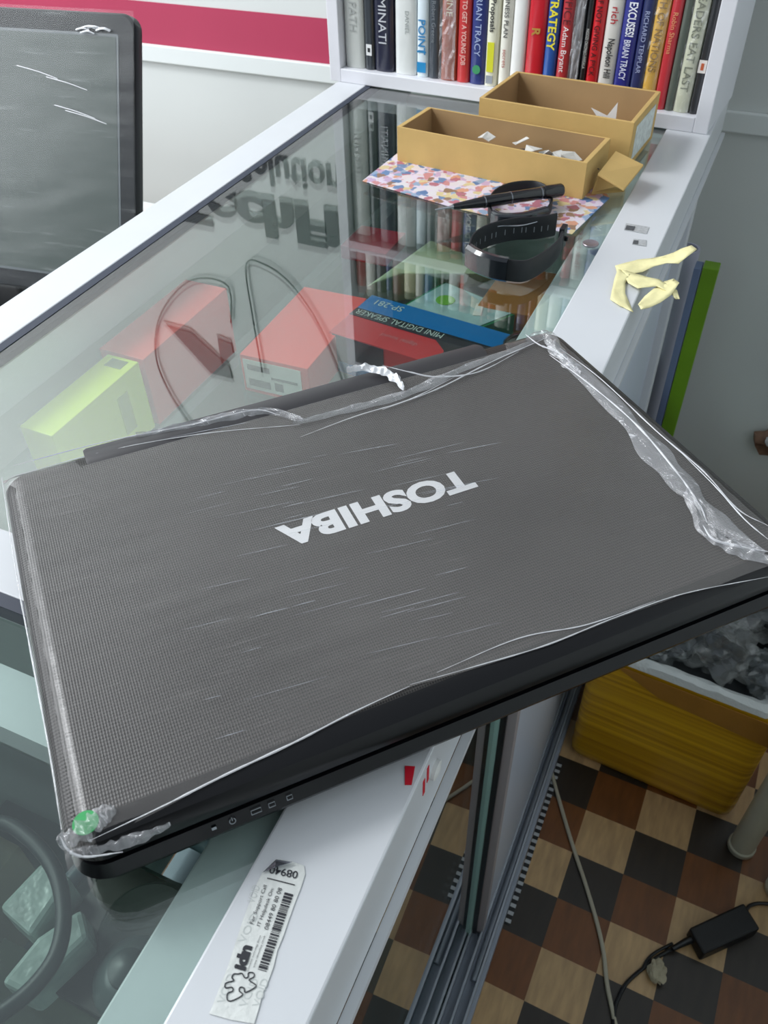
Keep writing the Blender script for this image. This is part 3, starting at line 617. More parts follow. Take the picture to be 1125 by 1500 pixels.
def crumple(mb, c, r, seed, flat=0.6, n=2, fine=1.0):
    import bmesh
    bm = bmesh.new(); bmesh.ops.create_icosphere(bm, subdivisions=n, radius=1)
    vs = []
    for v in bm.verts:
        d = v.co.normalized(); k = 1+0.55*noise.noise(d*1.7+V(seed, 0, 0))+0.30*fine*noise.noise(d*4.5+V(0, seed, 0))+0.14*fine*noise.noise(d*10+V(0, 0, seed))
        if fine < 1: k = 0.78+0.75*abs(noise.noise(d*1.6+V(seed, 3, 0)))+0.42*abs(noise.noise(d*3.4+V(0, seed, 9)))+0.10*noise.noise(d*7+V(seed, 0, 5))
        vs.append(V(c[0]+d.x*r[0]*k, c[1]+d.y*r[1]*k, c[2]+d.z*r[2]*k))
    fs = [tuple(x.index for x in f.verts) for f in bm.faces]; bm.free(); return mb.add(vs, fs)
for i, (x, y) in enumerate(((712, 203), (762, 208), (778, 222), (800, 226), (818, 229), (836, 234))):
    p = at(x, y, 2, .026); mb = MB(); a = random.random()*3
    pts = [p+V(math.cos(a+k*1.26)*random.uniform(.006, .013), math.sin(a+k*1.26)*random.uniform(.004, .009), random.uniform(-.003, .006)) for k in range(5)]
    mb.slab(pts, V(0, 0, .0006)); tag(part('paper_scrap', mb, mat('scrap_paper', 'c9c6c0', .8)), 'torn paper scrap heaped inside the front cardboard tray', 'paper scrap', 'paper scraps in the front tray')
tag(part('paper_heap', crumple(crumple(MB(), (-.20, .866, .012), (.035, .022, .009), 4), (-.25, .872, .010), (.03, .022, .007), 8), mat('mixed_scraps', '8d8078', .9, var=.5, vscale=120), stuff=True), 'shredded scraps filling the bottom of the front tray', 'scraps')
for k, pts in enumerate(([(878, 176), (866, 158), (890, 170)], [(884, 176), (905, 150), (902, 176)])):
    p = [at(x, y, 1, .965) for x, y in pts]; tag(part('torn_paper', MB().slab(p, V(0, .0006, 0)), PAPER), ['smaller white paper triangle poking out of the rear tray', 'larger pointed white paper sticking up in the rear tray'][k], 'paper')
tag(part('paper_heap', crumple(MB(), (-.185, .965, .012), (.03, .025, .011), 14), mat('mixed_scraps2', 'b0a698', .9, var=.4, vscale=120), stuff=True), 'shredded scraps lying in the rear tray', 'scraps')

# colourful floral paper sheet
def floral():
    m = bpy.data.materials.new('floral_print_paper'); m.use_nodes = True; nt = m.node_tree; N = nt.nodes; L = nt.links; b = N['Principled BSDF']; b.inputs['Roughness'].default_value = .45
    tc = N.new('ShaderNodeTexCoord'); nz = N.new('ShaderNodeTexNoise'); nz.inputs['Scale'].default_value = 120; L.new(tc.outputs['Object'], nz.inputs[0])
    mxv = N.new('ShaderNodeMix'); mxv.data_type = 'VECTOR'; mxv.inputs[0].default_value = 0.012; L.new(tc.outputs['Object'], mxv.inputs[4]); L.new(nz.outputs['Color'], mxv.inputs[5])
    vo = N.new('ShaderNodeTexVoronoi'); vo.inputs['Scale'].default_value = 115; L.new(mxv.outputs[1], vo.inputs['Vector'])
    s = N.new('ShaderNodeSeparateColor'); L.new(vo.outputs['Color'], s.inputs[0])
    r = N.new('ShaderNodeValToRGB'); r.color_ramp.interpolation = 'CONSTANT'; e = r.color_ramp.elements
    cs = ['ddd2d6', '6a87b0', 'c98a8c', 'd6c496', 'c6a8c6', '5a7aa6', 'd49a80', 'dcd6da', 'b4707f', '93a8c2', '94745f']
    e[0].color = lin(cs[0]); e[1].position = .09; e[1].color = lin(cs[1])
    for i in range(2, len(cs)): x = e.new(i/11); x.color = lin(cs[i])
    L.new(s.outputs[0], r.inputs[0])
    vd = N.new('ShaderNodeValToRGB'); vd.color_ramp.elements[0].position = .58; vd.color_ramp.elements[1].position = .75; L.new(vo.outputs['Distance'], vd.inputs[0])
    mx = N.new('ShaderNodeMix'); mx.data_type = 'RGBA'; L.new(vd.outputs[0], mx.inputs[0]); L.new(r.outputs[0], mx.inputs[6]); mx.inputs[7].default_value = lin('ddd0e0')
    L.new(mx.outputs[2], b.inputs['Base Color']); return m
pp = [at(*p, 2, 0) for p in ((531, 265), (668, 305), (838, 343), (893, 290), (860, 250), (583, 224))]
tag(part('printed_paper_sheet', MB().slab([V(p.x, p.y, -.0004) for p in pp], V(0, 0, .0007)), floral()), 'flat sheet of paper with colourful flower print under the front cardboard tray', 'paper sheet')

# fitness bands and stylus pen
def band(path, z0, h, th, M=None):
    mb = MB(); p = [Vector((*q, 0)) for q in path]; q = [p[0]*2-p[1]]+p+[p[-1]*2-p[-2]]; sm = []
    for i in range(1, len(q)-2):
        for j in range(6):
            t_ = j/6; a, b, c_, d = q[i-1:i+3]; sm.append(0.5*((2*b)+(c_-a)*t_+(2*a-5*b+4*c_-d)*t_*t_+(3*b-a-3*c_+d)*t_**3))
    sm.append(p[-1]); R = []
    for i, x in enumerate(sm):
        d = (sm[min(i+1, len(sm)-1)]-sm[max(i-1, 0)]).normalized(); n_ = V(-d.y, d.x, 0)*th/2
        e_ = h*0.12
        R.append([x-n_+V(0, 0, z0+e_), x-n_+V(0, 0, z0+h-e_), x-n_*.4+V(0, 0, z0+h), x+n_*.4+V(0, 0, z0+h), x+n_+V(0, 0, z0+h-e_), x+n_+V(0, 0, z0+e_), x+n_*.4+V(0, 0, z0), x-n_*.4+V(0, 0, z0)])
    mb.rings(R); return mb, sm
def px2(l): return [tuple(at(x, y, 2, 0)[:2]) for x, y in l]
fb = thing('fitness_band', 'front black rubber fitness band standing on edge, holes along its strap', 'fitness band', tuple(at(750, 390, 2, 0)))
mb, _ = band(px2([(740, 411), (768, 412), (795, 398), (815, 380), (822, 362)]), 0, .0195, .0030); part('strap', mb, RUBBER, fb, smooth=True)
mb, sm = band(px2([(686, 392), (692, 376), (712, 362), (750, 352), (785, 350), (812, 345)]), 0, .0215, .0028); part('strap', mb, RUBBER, fb, smooth=True, label='strap with a row of slots')
hl = MB()
for k in range(13):
    j = int(6+k*1.75); 
    if j+1 >= len(sm): break
    d = (sm[j+1]-sm[j]).normalized(); n_ = V(d.y, -d.x, 0)*.0016; a = sm[j]+n_
    hl.hexa([a+V(0, 0, .0075), a+d*.0007+V(0, 0, .0075), a+d*.0007+n_*.1+V(0, 0, .0075), a+n_*.1+V(0, 0, .0075)], [a+V(0, 0, .0125), a+d*.0007+V(0, 0, .0125), a+d*.0007+n_*.1+V(0, 0, .0125), a+n_*.1+V(0, 0, .0125)])
part('strap_slots', hl, mat('slot_light', '8a8f94', .6), fb)
mb, _ = band(px2([(686, 391), (700, 400), (722, 408), (742, 412)]), 0, .0215, .0085); part('tracker_body', mb, mat('glossy_tracker', '14171d', .12, coat=.5), fb, smooth=True)
p0 = at(820, 365, 2, 0); part('buckle', MB().box(p0.x-.002, p0.x+.003, p0.y-.004, p0.y+.008, .0, .021).box(p0.x+.002, p0.x+.006, p0.y, p0.y+.003, .008, .012), BLACK, fb, bevel=.0008)
sw = thing('smartwatch', 'black fitness watch lying behind the front band, its strap looped under the pen', 'watch', tuple(at(760, 315, 2, 0)))
mb, _ = band(px2([(722, 333), (716, 312), (724, 295), (748, 284), (782, 282), (803, 293), (806, 310), (797, 325)]), 0.0008, .0110, .0026); part('strap', mb, RUBBER, sw, smooth=True)
mb, _ = band(px2([(722, 332), (735, 337), (765, 336), (798, 327)]), 0.0008, .0155, .0085); part('watch_body', mb, mat('glossy_tracker2', '20242b', .12, coat=.6), sw, smooth=True)
part('bezel', MB().tube([at(725, 333, 2, .0165), at(735, 331, 2, .0175), at(765, 330, 2, .0175), at(797, 322, 2, .0168)], .0006, 6), mat('dark_chrome', '9da1a8', .2, .9), sw, smooth=True)
A, B = at(637, 307, 2, .0155), at(824, 278, 2, .0165); d = (B-A)
pn = thing('stylus_pen', 'black pen with a pointed metal tip resting on the looped watch strap', 'pen', tuple(A))
Mz = d.to_track_quat('Z', 'Y').to_matrix(); LN = d.length
def seg(prof_, m, nm): part(nm, MB().lathe([(r, z*LN) for r, z in prof_], A, 20, Mz), m, pn, smooth=True)
seg([(.0003, 0), (.0008, .03), (.0012, .1), (.0014, .13), (.0022, .13), (.0022, .145)], mat('pen_metal', 'b9bcc2', .25, .9), 'pen_tip')
seg([(.0026, .14), (.0030, .16), (.0052, .37), (.0056, .38), (.0058, .84), (.0055, .845)], mat('pen_black', '101116', .25, coat=.4), 'pen_barrel')
for z in (.375, .58, .82): seg([(.0059, z), (.0060, z+.002), (.0060, z+.006), (.0059, z+.008)], mat('pen_ring', '8d9098', .25, .9), 'ring')
seg([(.0060, .845), (.0064, .86), (.0064, .985), (.0052, 1.0)], mat('pen_black', '101116', .25), 'pen_cap')
c0 = at(865, 357, 2, 0); tag(part('coin', MB().lathe([(.0070, 0), (.0074, .0005), (.0074, .0014), (.0070, .0018), (.0064, .0015)], (c0.x, c0.y, -.0008), 32), mat('dull_nickel', 'a89fa6', .35, .7), smooth=True), 'dull silver coin on the glass beside the white rail', 'coin')

# torn yellow tape
TP = mat('yellow_masking_tape', 'ece3ad', .55, var=.12, vscale=90, bump=.4, bscale=120)
tp = thing('torn_tape', 'crumpled pale yellow masking tape stuck over the edge of the white rail', 'tape', tuple(at(920, 420, 2, 0)))
def ribbon(pts, th=.0004, n=5):            # pts: (x, y, z, half width in px, direction)
    rows = []
    for k, (x, y, z, wx, wy) in enumerate(pts):
        row = []
        for j in range(n):
            s_ = -1+2*j/(n-1); p = at(x+wx*s_, y+wy*s_, 2, z+.0012*(s_*s_-.5)*((-1)**k)+.0008*noise.noise(V(k*.9, s_*2, x*.01))); row.append(p)
        rows.append(row)
    q = []
    for i in range(len(rows)-1):
        for t_ in (0, .33, .66): q.append([rows[i][j]*(1-t_)+rows[i+1][j]*t_ for j in range(n)])
    q.append(rows[-1]); mb_ = MB().rings(q, closed=False, cap=False)
    o = part('tape_strip', mb_, TP, tp, smooth=True); sl = o.modifiers.new('thick', 'SOLIDIFY'); sl.thickness = th; return o
ribbon([(903, 396, .002, 2, 7), (918, 393, .003, 3, 8), (938, 389, .004, 3, 9), (956, 384, .007, 2, 6), (974, 380, .010, 3, 5), (990, 378, .012, 4, 8), (1002, 370, .016, 4, 6), (1017, 362, .018, 4, 3)])
ribbon([(914, 398, .003, 9, 4), (908, 412, .002, 8, 3), (906, 428, .0012, 10, 2), (908, 442, .001, 14, 3), (918, 453, .001, 10, 5)])
ribbon([(915, 404, .003, 5, 10), (932, 411, .004, 2, 11), (950, 413, .005, 0, 7), (964, 414, .006, -2, 5), (976, 421, .005, -3, 3), (988, 428, .004, -4, 3), (993, 438, .002, -3, 0)])
ribbon([(937, 449, .003, 2, 4), (948, 442, .002, 4, 8), (962, 433, .003, 5, 10), (978, 422, .005, 5, 10), (991, 411, .008, 4, 3)])

# ------------------------------------------------------------------ goods under the glass
def boxed(name, lab, cat, x0, x1, y0, y1, z0, z1, m, rz=0.0, bevel=.0008):
    o = thing(name, lab, cat, ((x0+x1)/2, (y0+y1)/2, z0)); M = frame(((x0+x1)/2, (y0+y1)/2, 0), rz)
    part('carton', MB().box(-(x1-x0)/2, (x1-x0)/2, -(y1-y0)/2, (y1-y0)/2, z0, z1, M), m, o, bevel=bevel); return o, M
YG = mat('lime_yellow_carton', 'dcea3c', .4, var=.04, vscale=20); RD = mat('red_carton', 'ee4238', .4, var=.04, vscale=20)
o, M = boxed('phone_box', 'lime yellow slim phone box on edge under the glass', 'phone box', -.490, -.457, .361, .474, SZ+.0005, -.050, YG)
part('print_block', MB().box(-.008, .009, .040, .052, -.0499, -.0496, M), mat('olive_print', '6e7a3c', .6), o)
part('side_print', MB().box(.01655, .0168, .020, .034, -.105, -.066, M), mat('olive_print2', 'a9b53a', .6), o)
o, M = boxed('phone_box', 'tall red phone box on edge behind the lime yellow one', 'phone box', -.503, -.455, .478, .615, SZ+.0005, -.050, RD)
o, M = boxed('phone_box', 'low red phone box with a white barcode label on its near end', 'phone box', -.412, -.340, .558, .696, SZ+.0005, -.080, RD, rz=.03)
part('end_label', MB().box(-.033, .028, -.0696, -.0692, SZ+.005, -.084, M), mat('white_label', 'e2e6e2', .5), o)
for k, (a, b, z0, z1) in enumerate(((-.029, -.006, .009, .017), (-.001, .008, .009, .018), (-.004, .024, .021, .0235), (-.029, -.005, .027, .033))):
    part('label_print', MB().box(a, b, -.0699, -.0697, SZ+z0, SZ+z1, M), mat('label_ink', '4c5654', .6), o)
# speaker box
o = thing('speaker_box', 'red, black and blue box for a mini digital speaker under the glass', 'speaker box', (-.27, .66, SZ))
SB = frame(V(-.348, .622, 0), math.radians(-7.0)); W_, D_ = .158, .080; zt = -.078
SC = part('carton', MB().box(0, W_, 0, D_, SZ+.0005, zt, SB), mat('speaker_red', 'd02a32', .35, var=.04, vscale=20), o, bevel=.0006)
part('blue_band', MB().box(0.0, W_, D_*.62, D_, zt, zt+.0003, SB), mat('speaker_blue', '1173b8', .35), SC)
part('black_band', MB().slab([SB @ V(x, y, zt+.0003) for x, y in ((0, D_*.46), (W_*.62, D_*.46), (W_*.72, D_*.30), (W_*.78, D_*.0), (W_, 0), (W_, D_*.64), (0, D_*.64))], V(0, 0, .0003)), mat('speaker_black', '1c1f22', .4), SC)
mb = MB(); text(mb, 'MINI DIGITAL SPEAKER', SB @ V(W_*.64, D_*.615, zt+.0008), SB.to_3x3() @ V(-W_*.62, 0, 0), SB.to_3x3() @ V(0, -D_*.11, 0)); part('box_text', mb, mat('pale_print', 'c5cfc9', .5), SC)
mb = MB(); text(mb, 'SP-281', SB @ V(W_*.27, D_*.93, zt+.0005), SB.to_3x3() @ V(-W_*.2, 0, 0), SB.to_3x3() @ V(0, -D_*.12, 0)); part('box_text', mb, MATS['pale_print'], SC)
mb = MB(); text(mb, 'digital sound', SB @ V(W_*.55, D_*.28, zt+.0005), SB.to_3x3() @ V(-W_*.25, 0, 0), SB.to_3x3() @ V(0, -D_*.07, 0)); part('box_text', mb, mat('pink_print', 'd8888c', .5), SC)
part('picture_panel', MB().box(.004, .062, -.0006, 0, SZ+.002, zt-.001, SB), mat('front_panel_dark', '1b2230', .35), SC)
part('picture_panel', MB().box(.01, .062, -.0010, -.0006, SZ+.002, SZ+.014, SB), MATS['speaker_blue'], o, label='blue strip')
# green clear-lidded box and tray
o = thing('accessory_box', 'green carton with a clear lid showing a green badge, under the glass', 'box', (-.245, .72, SZ))
q = [at(586, 447, 2, -.085), at(697, 481, 2, -.085), at(762, 455, 2, -.085), at(652, 410, 2, -.085)]
b = [V(p.x, p.y, SZ+.0005) for p in q]; zt2 = -.085
part('carton', MB().hexa(b, [V(p.x, p.y, zt2-.002) for p in q]), mat('deep_green', '1f7a4c', .45), o, bevel=.0006)
ce = sum(q, V(0, 0, 0))/4
part('window_face', MB().slab([ce+(p-ce)*.93+V(0, 0, -.0018) for p in q], V(0, 0, .0006)), mat('pale_window', 'a9c4c6', .35, var=.25, vscale=60), o)
part('badge', MB().lathe([(.010, 0), (.010, .0004)], ce+V(-.018, .006, -.001), 24), mat('lime_badge', '6fae3a', .5), o)
part('strip', MB().slab([ce+V(.018, -.012, -.001), ce+V(.026, -.010, -.001), ce+V(.022, .014, -.001), ce+V(.014, .012, -.001)], V(0, 0, .0004)), WHITE, o)
q = [at(583, 425, 2, -.075), at(600, 445, 2, -.075), at(640, 400, 2, -.075), at(770, 410, 2, -.075), at(660, 366, 2, -.075), at(622, 370, 2, -.075)]
tag(part('plastic_tray', MB().hexa([V(-.375, .735, SZ), V(-.325, .785, SZ), V(-.245, .86, SZ), V(-.33, .88, SZ)], [V(-.345, .705, -.070), V(-.325, .745, -.072), V(-.215, .80, -.078), V(-.325, .83, -.072)]), mat('pale_green_plastic', 'b9c7a4', .4, var=.15, vscale=20), bevel=.003), 'pale green plastic tray leaning behind the speaker box under the glass', 'tray')
tag(part('glass_jar', MB().lathe([(.020, 0), (.026, .004), (.027, .03), (.024, .042), (.015, .050), (.004, .053)], (-.165, .672, SZ), 28), mat('smoky_brown', '2a201c', .12, coat=.5), smooth=True), 'dark brown rounded jar under the glass near the right rail', 'jar')
o, _ = boxed('small_carton', 'orange brown carton under the glass beneath the fitness band', 'box', -.235, -.150, .735, .830, SZ+.0005, -.085, mat('orange_brown', 'a8703a', .5, var=.1, vscale=20))
o, _ = boxed('small_carton', 'crimson carton lying between the tall glass shelf books reflection and the speaker box', 'box', -.445, -.385, .84, .90, SZ+.0005, -.105, mat('crimson_carton', 'a82a3a', .4)); o['label'] = 'crimson carton under the glass beyond the low red phone box'
o, _ = boxed('small_carton', 'dark maroon carton on the lower shelf below the phone boxes', 'box', -.46, -.38, .52, .66, -.3545, -.30, mat('maroon', '6b1f2b', .4))
o, _ = boxed('small_carton', 'charcoal carton on the lower shelf near the seller side', 'box', -.52, -.44, .66, .78, -.3545, -.31, mat('charcoal', '2c3032', .4))
# goods under the near pane
tag(part('thick_cable', MB().tube([at(x, y, 2, -.035) for x, y in ((-60, 1225), (0, 1205), (45, 1230), (80, 1275), (93, 1335), (84, 1395), (50, 1445), (0, 1485), (-60, 1520))], .0037, 12), mat('cable_dark', '20282a', .45), smooth=True), 'thick dark cable curling under the near glass pane at the left', 'cable')
PW = film_mat('wrapped_package_film', .75, .3, .1, (60, 200, 60), .4, 1.0, hazecol=(.62, .70, .68, 1), r0=.08)
for k, pl in enumerate(([(-40, 1285), (30, 1215), (75, 1240), (10, 1330)], [(-40, 1400), (20, 1330), (90, 1285), (100, 1330), (0, 1420)])):
    p = [at(x, y, 2, -.055) for x, y in pl][::-1]
    tag(part('wrapped_package', MB().slab([V(a.x, a.y, SZ+.001+k*0) for a in p], V(0, 0, .030)), mat('package_white', '9fb0aa', .25, var=.3, vscale=40, bump=.6, bscale=60), bevel=.003), ['upper plastic-wrapped pale package inside the dark cable loop', 'lower plastic-wrapped pale package inside the dark cable loop'][k], 'package')
c0 = at(182, 1412, 2, -.09); o = thing('webcam', 'round grey webcam dome lying under the near glass pane', 'webcam', (c0.x, c0.y, SZ))
part('dome', MB().lathe([(.020, 0), (.022, .006), (.020, .014), (.013, .022), (.010, .024)], (c0.x, c0.y, SZ), 32), mat('dome_grey', '4f5a5a', .3), o, smooth=True)
part('lens', MB().lathe([(.010, 0), (.0095, .004), (.006, .006), (.001, .0065)], (c0.x, c0.y, SZ+.023), 24), mat('lens_dark', '3a4444', .35), o, smooth=True)
c0 = at(205, 1352, 2, -.11); o = thing('headphones', 'grey headphones with a curved headband under the near glass pane', 'headphones', (c0.x, c0.y, SZ))
part('headband', MB().tube([(c0.x+math.cos(a)*.052, c0.y+math.sin(a)*.052, SZ+.006) for a in [math.radians(20+i*20) for i in range(10)]], .005, 10), mat('slate', '4a5a62', .4), o, smooth=True)
part('ear_cushion', MB().lathe([(.026, 0), (.030, .006), (.024, .014), (.010, .012)], (c0.x+.006, c0.y-.002, SZ), 28), mat('slate_cushion', '333b38', .6), o, smooth=True)
o, _ = boxed('circuit_board', 'dark circuit board lying under the near glass just below the laptop edge', 'circuit board', -.235, -.155, .055, .125, SZ+.0005, -.112, mat('circuit_dark', '20261f', .4, var=.5, vscale=130))
o, _ = boxed('small_carton', 'dull olive carton on the lower shelf under the near glass', 'box', -.40, -.24, -.06, .10, -.4545, -.36, mat('dull_olive', '646a4c', .5, var=.3, vscale=14))
o, _ = boxed('small_carton', 'faded tan carton on the lower shelf beneath the wrapped packages', 'box', -.54, -.43, -.02, .16, -.4545, -.34, mat('faded_tan', '9a8a6a', .5, var=.2, vscale=14))

# ------------------------------------------------------------------ monitor behind the counter
a_, t_ = 0.1396, 0.4189
ux = V(math.cos(a_), math.sin(a_), 0); uz = V(-math.sin(a_)*math.sin(t_), math.cos(a_)*math.sin(t_), math.cos(t_)); un = ux.cross(uz)
TR = V(-.711, .872, .114); MWd, MHt = .47, .325
C0 = TR-ux*MWd/2-uz*MHt/2
MM = Matrix.Translation(C0) @ Matrix((ux, uz, -un)).transposed().to_4x4()     # local z points at the viewer when negative normal
if (MM.to_3x3() @ V(0, 0, 1)).dot(CAM-C0) < 0: MM = Matrix.Translation(C0) @ Matrix((ux, uz, un)).transposed().to_4x4()
sgn = 1 if (MM.to_3x3() @ V(0, 0, 1)).dot(CAM-C0) > 0 else -1
mo = thing('monitor', 'large black flat monitor wrapped in clear film behind the counter at the left', 'monitor', (C0.x, C0.y, -.26))
def mst(levels, r): return MB().rings([rrect(w_, h_, r, z*sgn, MM, 6) for w_, h_, z in levels])
part('housing', mst([(MWd-.05, MHt-.05, -.045), (MWd-.012, MHt-.012, -.028), (MWd, MHt, -.018), (MWd, MHt, -.003), (MWd-.004, MHt-.004, 0)], .016), mat('monitor_black', '11161b', .4, spec=.25), mo, smooth=True)
part('screen', mst([(MWd-.046, MHt-.050, .0002), (MWd-.046, MHt-.050, .0010)], .002), mat('screen_dark', '4a5350', .3, spec=.3), mo)
part('screen_edge', mst([(MWd-.040, MHt-.044, .0001), (MWd-.040, MHt-.044, .0006)], .003), mat('edge_grey', '5c6468', .3), mo)
MF = film_mat('monitor_wrap', .02, .30, .2, (9, 9, 120), 0.0, bump=.3, hazecol=(.72, .76, .76, 1), r0=.03)
fmb = MB(); rows = []
for j in range(41):
    rows.append([MM @ V(-MWd/2-.002+(MWd+.004)*i/30, -MHt/2-.002+(MHt+.004)*j/40, sgn*(.0035+.0012*noise.noise(V(i*.3, j*1.1, 5)))) for i in range(31)])
fmb.rings(rows, closed=False, cap=False); part('cling_film', fmb, MF, mo, label='clear film stretched over the screen', smooth=True)
gl = MB(); random.seed(9)
for k in range(7):
    i0 = random.uniform(.04, .17); z = MHt/2-.018-random.uniform(0, .006)
    x = MWd/2-random.uniform(.03, .075); part('film_fold', MB().tube([MM @ V(x-.010, z, sgn*.005), MM @ V(x, z+.002, sgn*.0065), MM @ V(x+.008, z, sgn*.005)], .0010, 5, 3), FOIL, mo, smooth=True)
for x, y in ((.15, .085), (.11, .095), (.16, .055), (.175, .05)):
    part('film_fold', MB().tube([MM @ V(x-.03, y+.005, sgn*.005), MM @ V(x, y, sgn*.006), MM @ V(x+.025, y-.006, sgn*.005)], .0005, 5, 4), FOIL, mo, smooth=True)

bz = (C0-uz*MHt/2)
part('stand', MB().box(C0.x-.04, C0.x+.04, bz.y+.03, bz.y+.06, -.26, -.10).box(C0.x-.11, C0.x+.11, bz.y-.03, bz.y+.12, -.26, -.248), BLACK, mo, bevel=.003)
dk = thing('desk', 'white desk behind the counter carrying the monitor', 'desk', (-1.1, .85, -T))
part('desk_top', MB().box(-1.65, -.735, .55, 1.15, -.285, -.260), mat('desk_white', 'd9dad8', .4), dk, bevel=.002)
for x in (-1.62, -.775):
    for y in (.58, 1.1): part('leg', MB().box(x, x+.03, y, y+.03, -T, -.285), mat('desk_leg', 'b8babc', .4, .5), dk)

# ------------------------------------------------------------------ right-hand side: floor goods
# board roll standing behind the corner of the counter
tag(part('green_board', MB().box(-.0485, -.0265, 1.19, 1.215, -T, -.225), mat('leaf_green', '6f9a1c', .5, var=.08, vscale=20), bevel=.001), 'tall narrow green board standing upright between counter and wall', 'board')
tag(part('blue_board', MB().box(-.0600, -.0495, 1.19, 1.215, -T, -.228), mat('slate_blue', '6e7c9e', .5), bevel=.001), 'slate blue board standing upright against the green board', 'board')
o = thing('paper_roll', 'lavender white roll with an open top standing beside the blue board', 'roll', (-.080, 1.260, -T))
part('roll_sheet', MB().rings([[V(-.080+math.cos(a)*r, 1.260+math.sin(a)*r, z) for a in [2*math.pi*k/28 for k in range(28)]] for r, z in ((.019, -T), (.019, -.232), (.0155, -.232), (.0155, -.30), (.001, -.301))]), mat('lavender_sheet', 'b9b9cc', .5), o, smooth=True)
# small wrapped thing hanging on the wall at the right frame edge
o = thing('wall_hook', 'small brown hook with a clear bag tuft on the far wall at the right', 'wall hook', (.12, YW, -.58))
part('hook_base', crumple(MB(), (.125, YW-.012, -.575), (.026, .012, .022), 31), mat('rust_brown', '7d5c48', .6, var=.3, vscale=60), o, smooth=True)
part('film_tuft', crumple(MB(), (.135, YW-.026, -.565), (.014, .010, .012), 33), FOIL, o)
# yellow taped foam box with bagged goods
fx = thing('foam_box', 'foam box wrapped in yellow tape on the floor, open and full of bagged goods', 'foam box', (.1, .95, -T))
def yt():
    m = bpy.data.materials.new('yellow_packing_tape'); m.use_nodes = True; nt = m.node_tree; N = nt.nodes; L = nt.links; b = N['Principled BSDF']; b.inputs['Roughness'].default_value = .22
    tc = N.new('ShaderNodeTexCoord'); mp = N.new('ShaderNodeMapping'); mp.inputs['Scale'].default_value = (1.2, 1.2, 110); mp.inputs['Rotation'].default_value = (0, .12, 0); L.new(tc.outputs['Object'], mp.inputs[0])
    n = N.new('ShaderNodeTexNoise'); n.inputs['Scale'].default_value = 1; n.inputs['Detail'].default_value = 5; L.new(mp.outputs[0], n.inputs['Vector'])
    r = N.new('ShaderNodeValToRGB'); r.color_ramp.elements[0].position = .35; r.color_ramp.elements[0].color = lin('b07c14'); r.color_ramp.elements[1].position = .72; r.color_ramp.elements[1].color = lin('ecb826')
    L.new(n.outputs['Fac'], r.inputs[0]); L.new(r.outputs[0], b.inputs['Base Color'])
    bp = N.new('ShaderNodeBump'); bp.inputs['Strength'].default_value = .5; bp.inputs['Distance'].default_value = .002; L.new(n.outputs['Fac'], bp.inputs['Height']); L.new(bp.outputs[0], b.inputs['Normal']); return m
FA, FB_, FC_, FD = (-.050, .812), (.222, .792), (.262, 1.09), (.0, 1.11)
ZB, ZT = -T+.0005, -.665
M_out = [V(*FA, 0), V(*FB_, 0), V(*FC_, 0), V(*FD, 0)]; ce = sum(M_out, V(0, 0, 0))/4
def rounded(pts, r, z, k=5):
    out_ = []
    for i in range(4):
        p = pts[i]; a = pts[i-1]; b = pts[(i+1) % 4]; A_ = p+(a-p).normalized()*r; B_ = p+(b-p).normalized()*r
        for j in range(k+1): t1 = j/k; q_ = A_*(1-t1)**2+p*2*t1*(1-t1)+B_*t1*t1; out_.append(V(q_.x, q_.y, z))
    return out_
def scaled(f): return [ce+(p-ce)*f for p in M_out]
YT = yt()
part('taped_shell', MB().rings([rounded(scaled(.95), .02, ZB), rounded(scaled(.99), .022, ZB+.012), rounded(scaled(1), .022, ZB+.03), rounded(scaled(1.0), .022, ZT-.012), rounded(scaled(.985), .022, ZT)], cap=True), YT, fx, smooth=True)
rm = MB(); R1 = []; 
for (f, z, am) in ((.985, ZT-.001, 0), (1.0, ZT+.002, .002), (.985, ZT+.014, .006), (.93, ZT+.017, .006), (.87, ZT+.012, .004), (.86, ZT+.001, 0)):
    q = []
    base = scaled(f)
    for i in range(4):
        for j in range(24):
            t1 = j/24; p = base[i]*(1-t1)+base[(i+1) % 4]*t1
            cn = (min(t1, 1-t1)); sh = max(0, .06-cn)*.35
            p = p+(ce-p).normalized()*sh; q.append(V(p.x, p.y, z+am*noise.noise(V(i*24+j, f*30, 0)*.6)))
    R1.append(q)
rm.rings(R1, cap=False); part('foam_rim', rm, mat('white_polystyrene', 'dfe2df', .8, bump=.8, bscale=240), fx, smooth=True)
part('fill_base', MB().rings([rounded(scaled(.86), .02, ZT), rounded(scaled(.86), .02, ZT+.004)]), mat('fill_dark', '1c2022', .7), fx)
tape2 = MB(); tape2.slab([V(-.015, .8085, ZT-.004), V(.222, .7905, ZT-.004), V(.222, .7905, ZT-.055), V(.06, .8025, ZT-.040)][::-1], V(0, -.0012, 0)); part('brown_tape', tape2, mat('brown_tape_clear', 'b07c34', .2, var=.15, vscale=20), fx)
BAG = [film_mat('grey_bag_film_%d' % k, h*.6, .25, .15, (22, 22, 22), 0, .6, hazecol=[x*1.3 for x in c[:3]]+[1], r0=.09) for k, (h, c) in enumerate(((.30, (.30, .33, .33, 1)), (.42, (.40, .41, .40, 1)), (.26, (.24, .27, .28, 1))))]
blobs = [((.045, .860, ZT+.022), (.045, .035, .030), 0), ((.125, .870, ZT+.030), (.050, .045, .045), 1), ((.195, .850, ZT+.028), (.042, .040, .040), 0), ((.070, .950, ZT+.035), (.055, .050, .045), 2),
         ((.165, .960, ZT+.050), (.060, .055, .055), 1), ((.225, .930, ZT+.045), (.040, .050, .045), 1), ((.11, 1.04, ZT+.04), (.07, .045, .05), 2), ((.20, 1.04, ZT+.06), (.055, .045, .055), 1)]
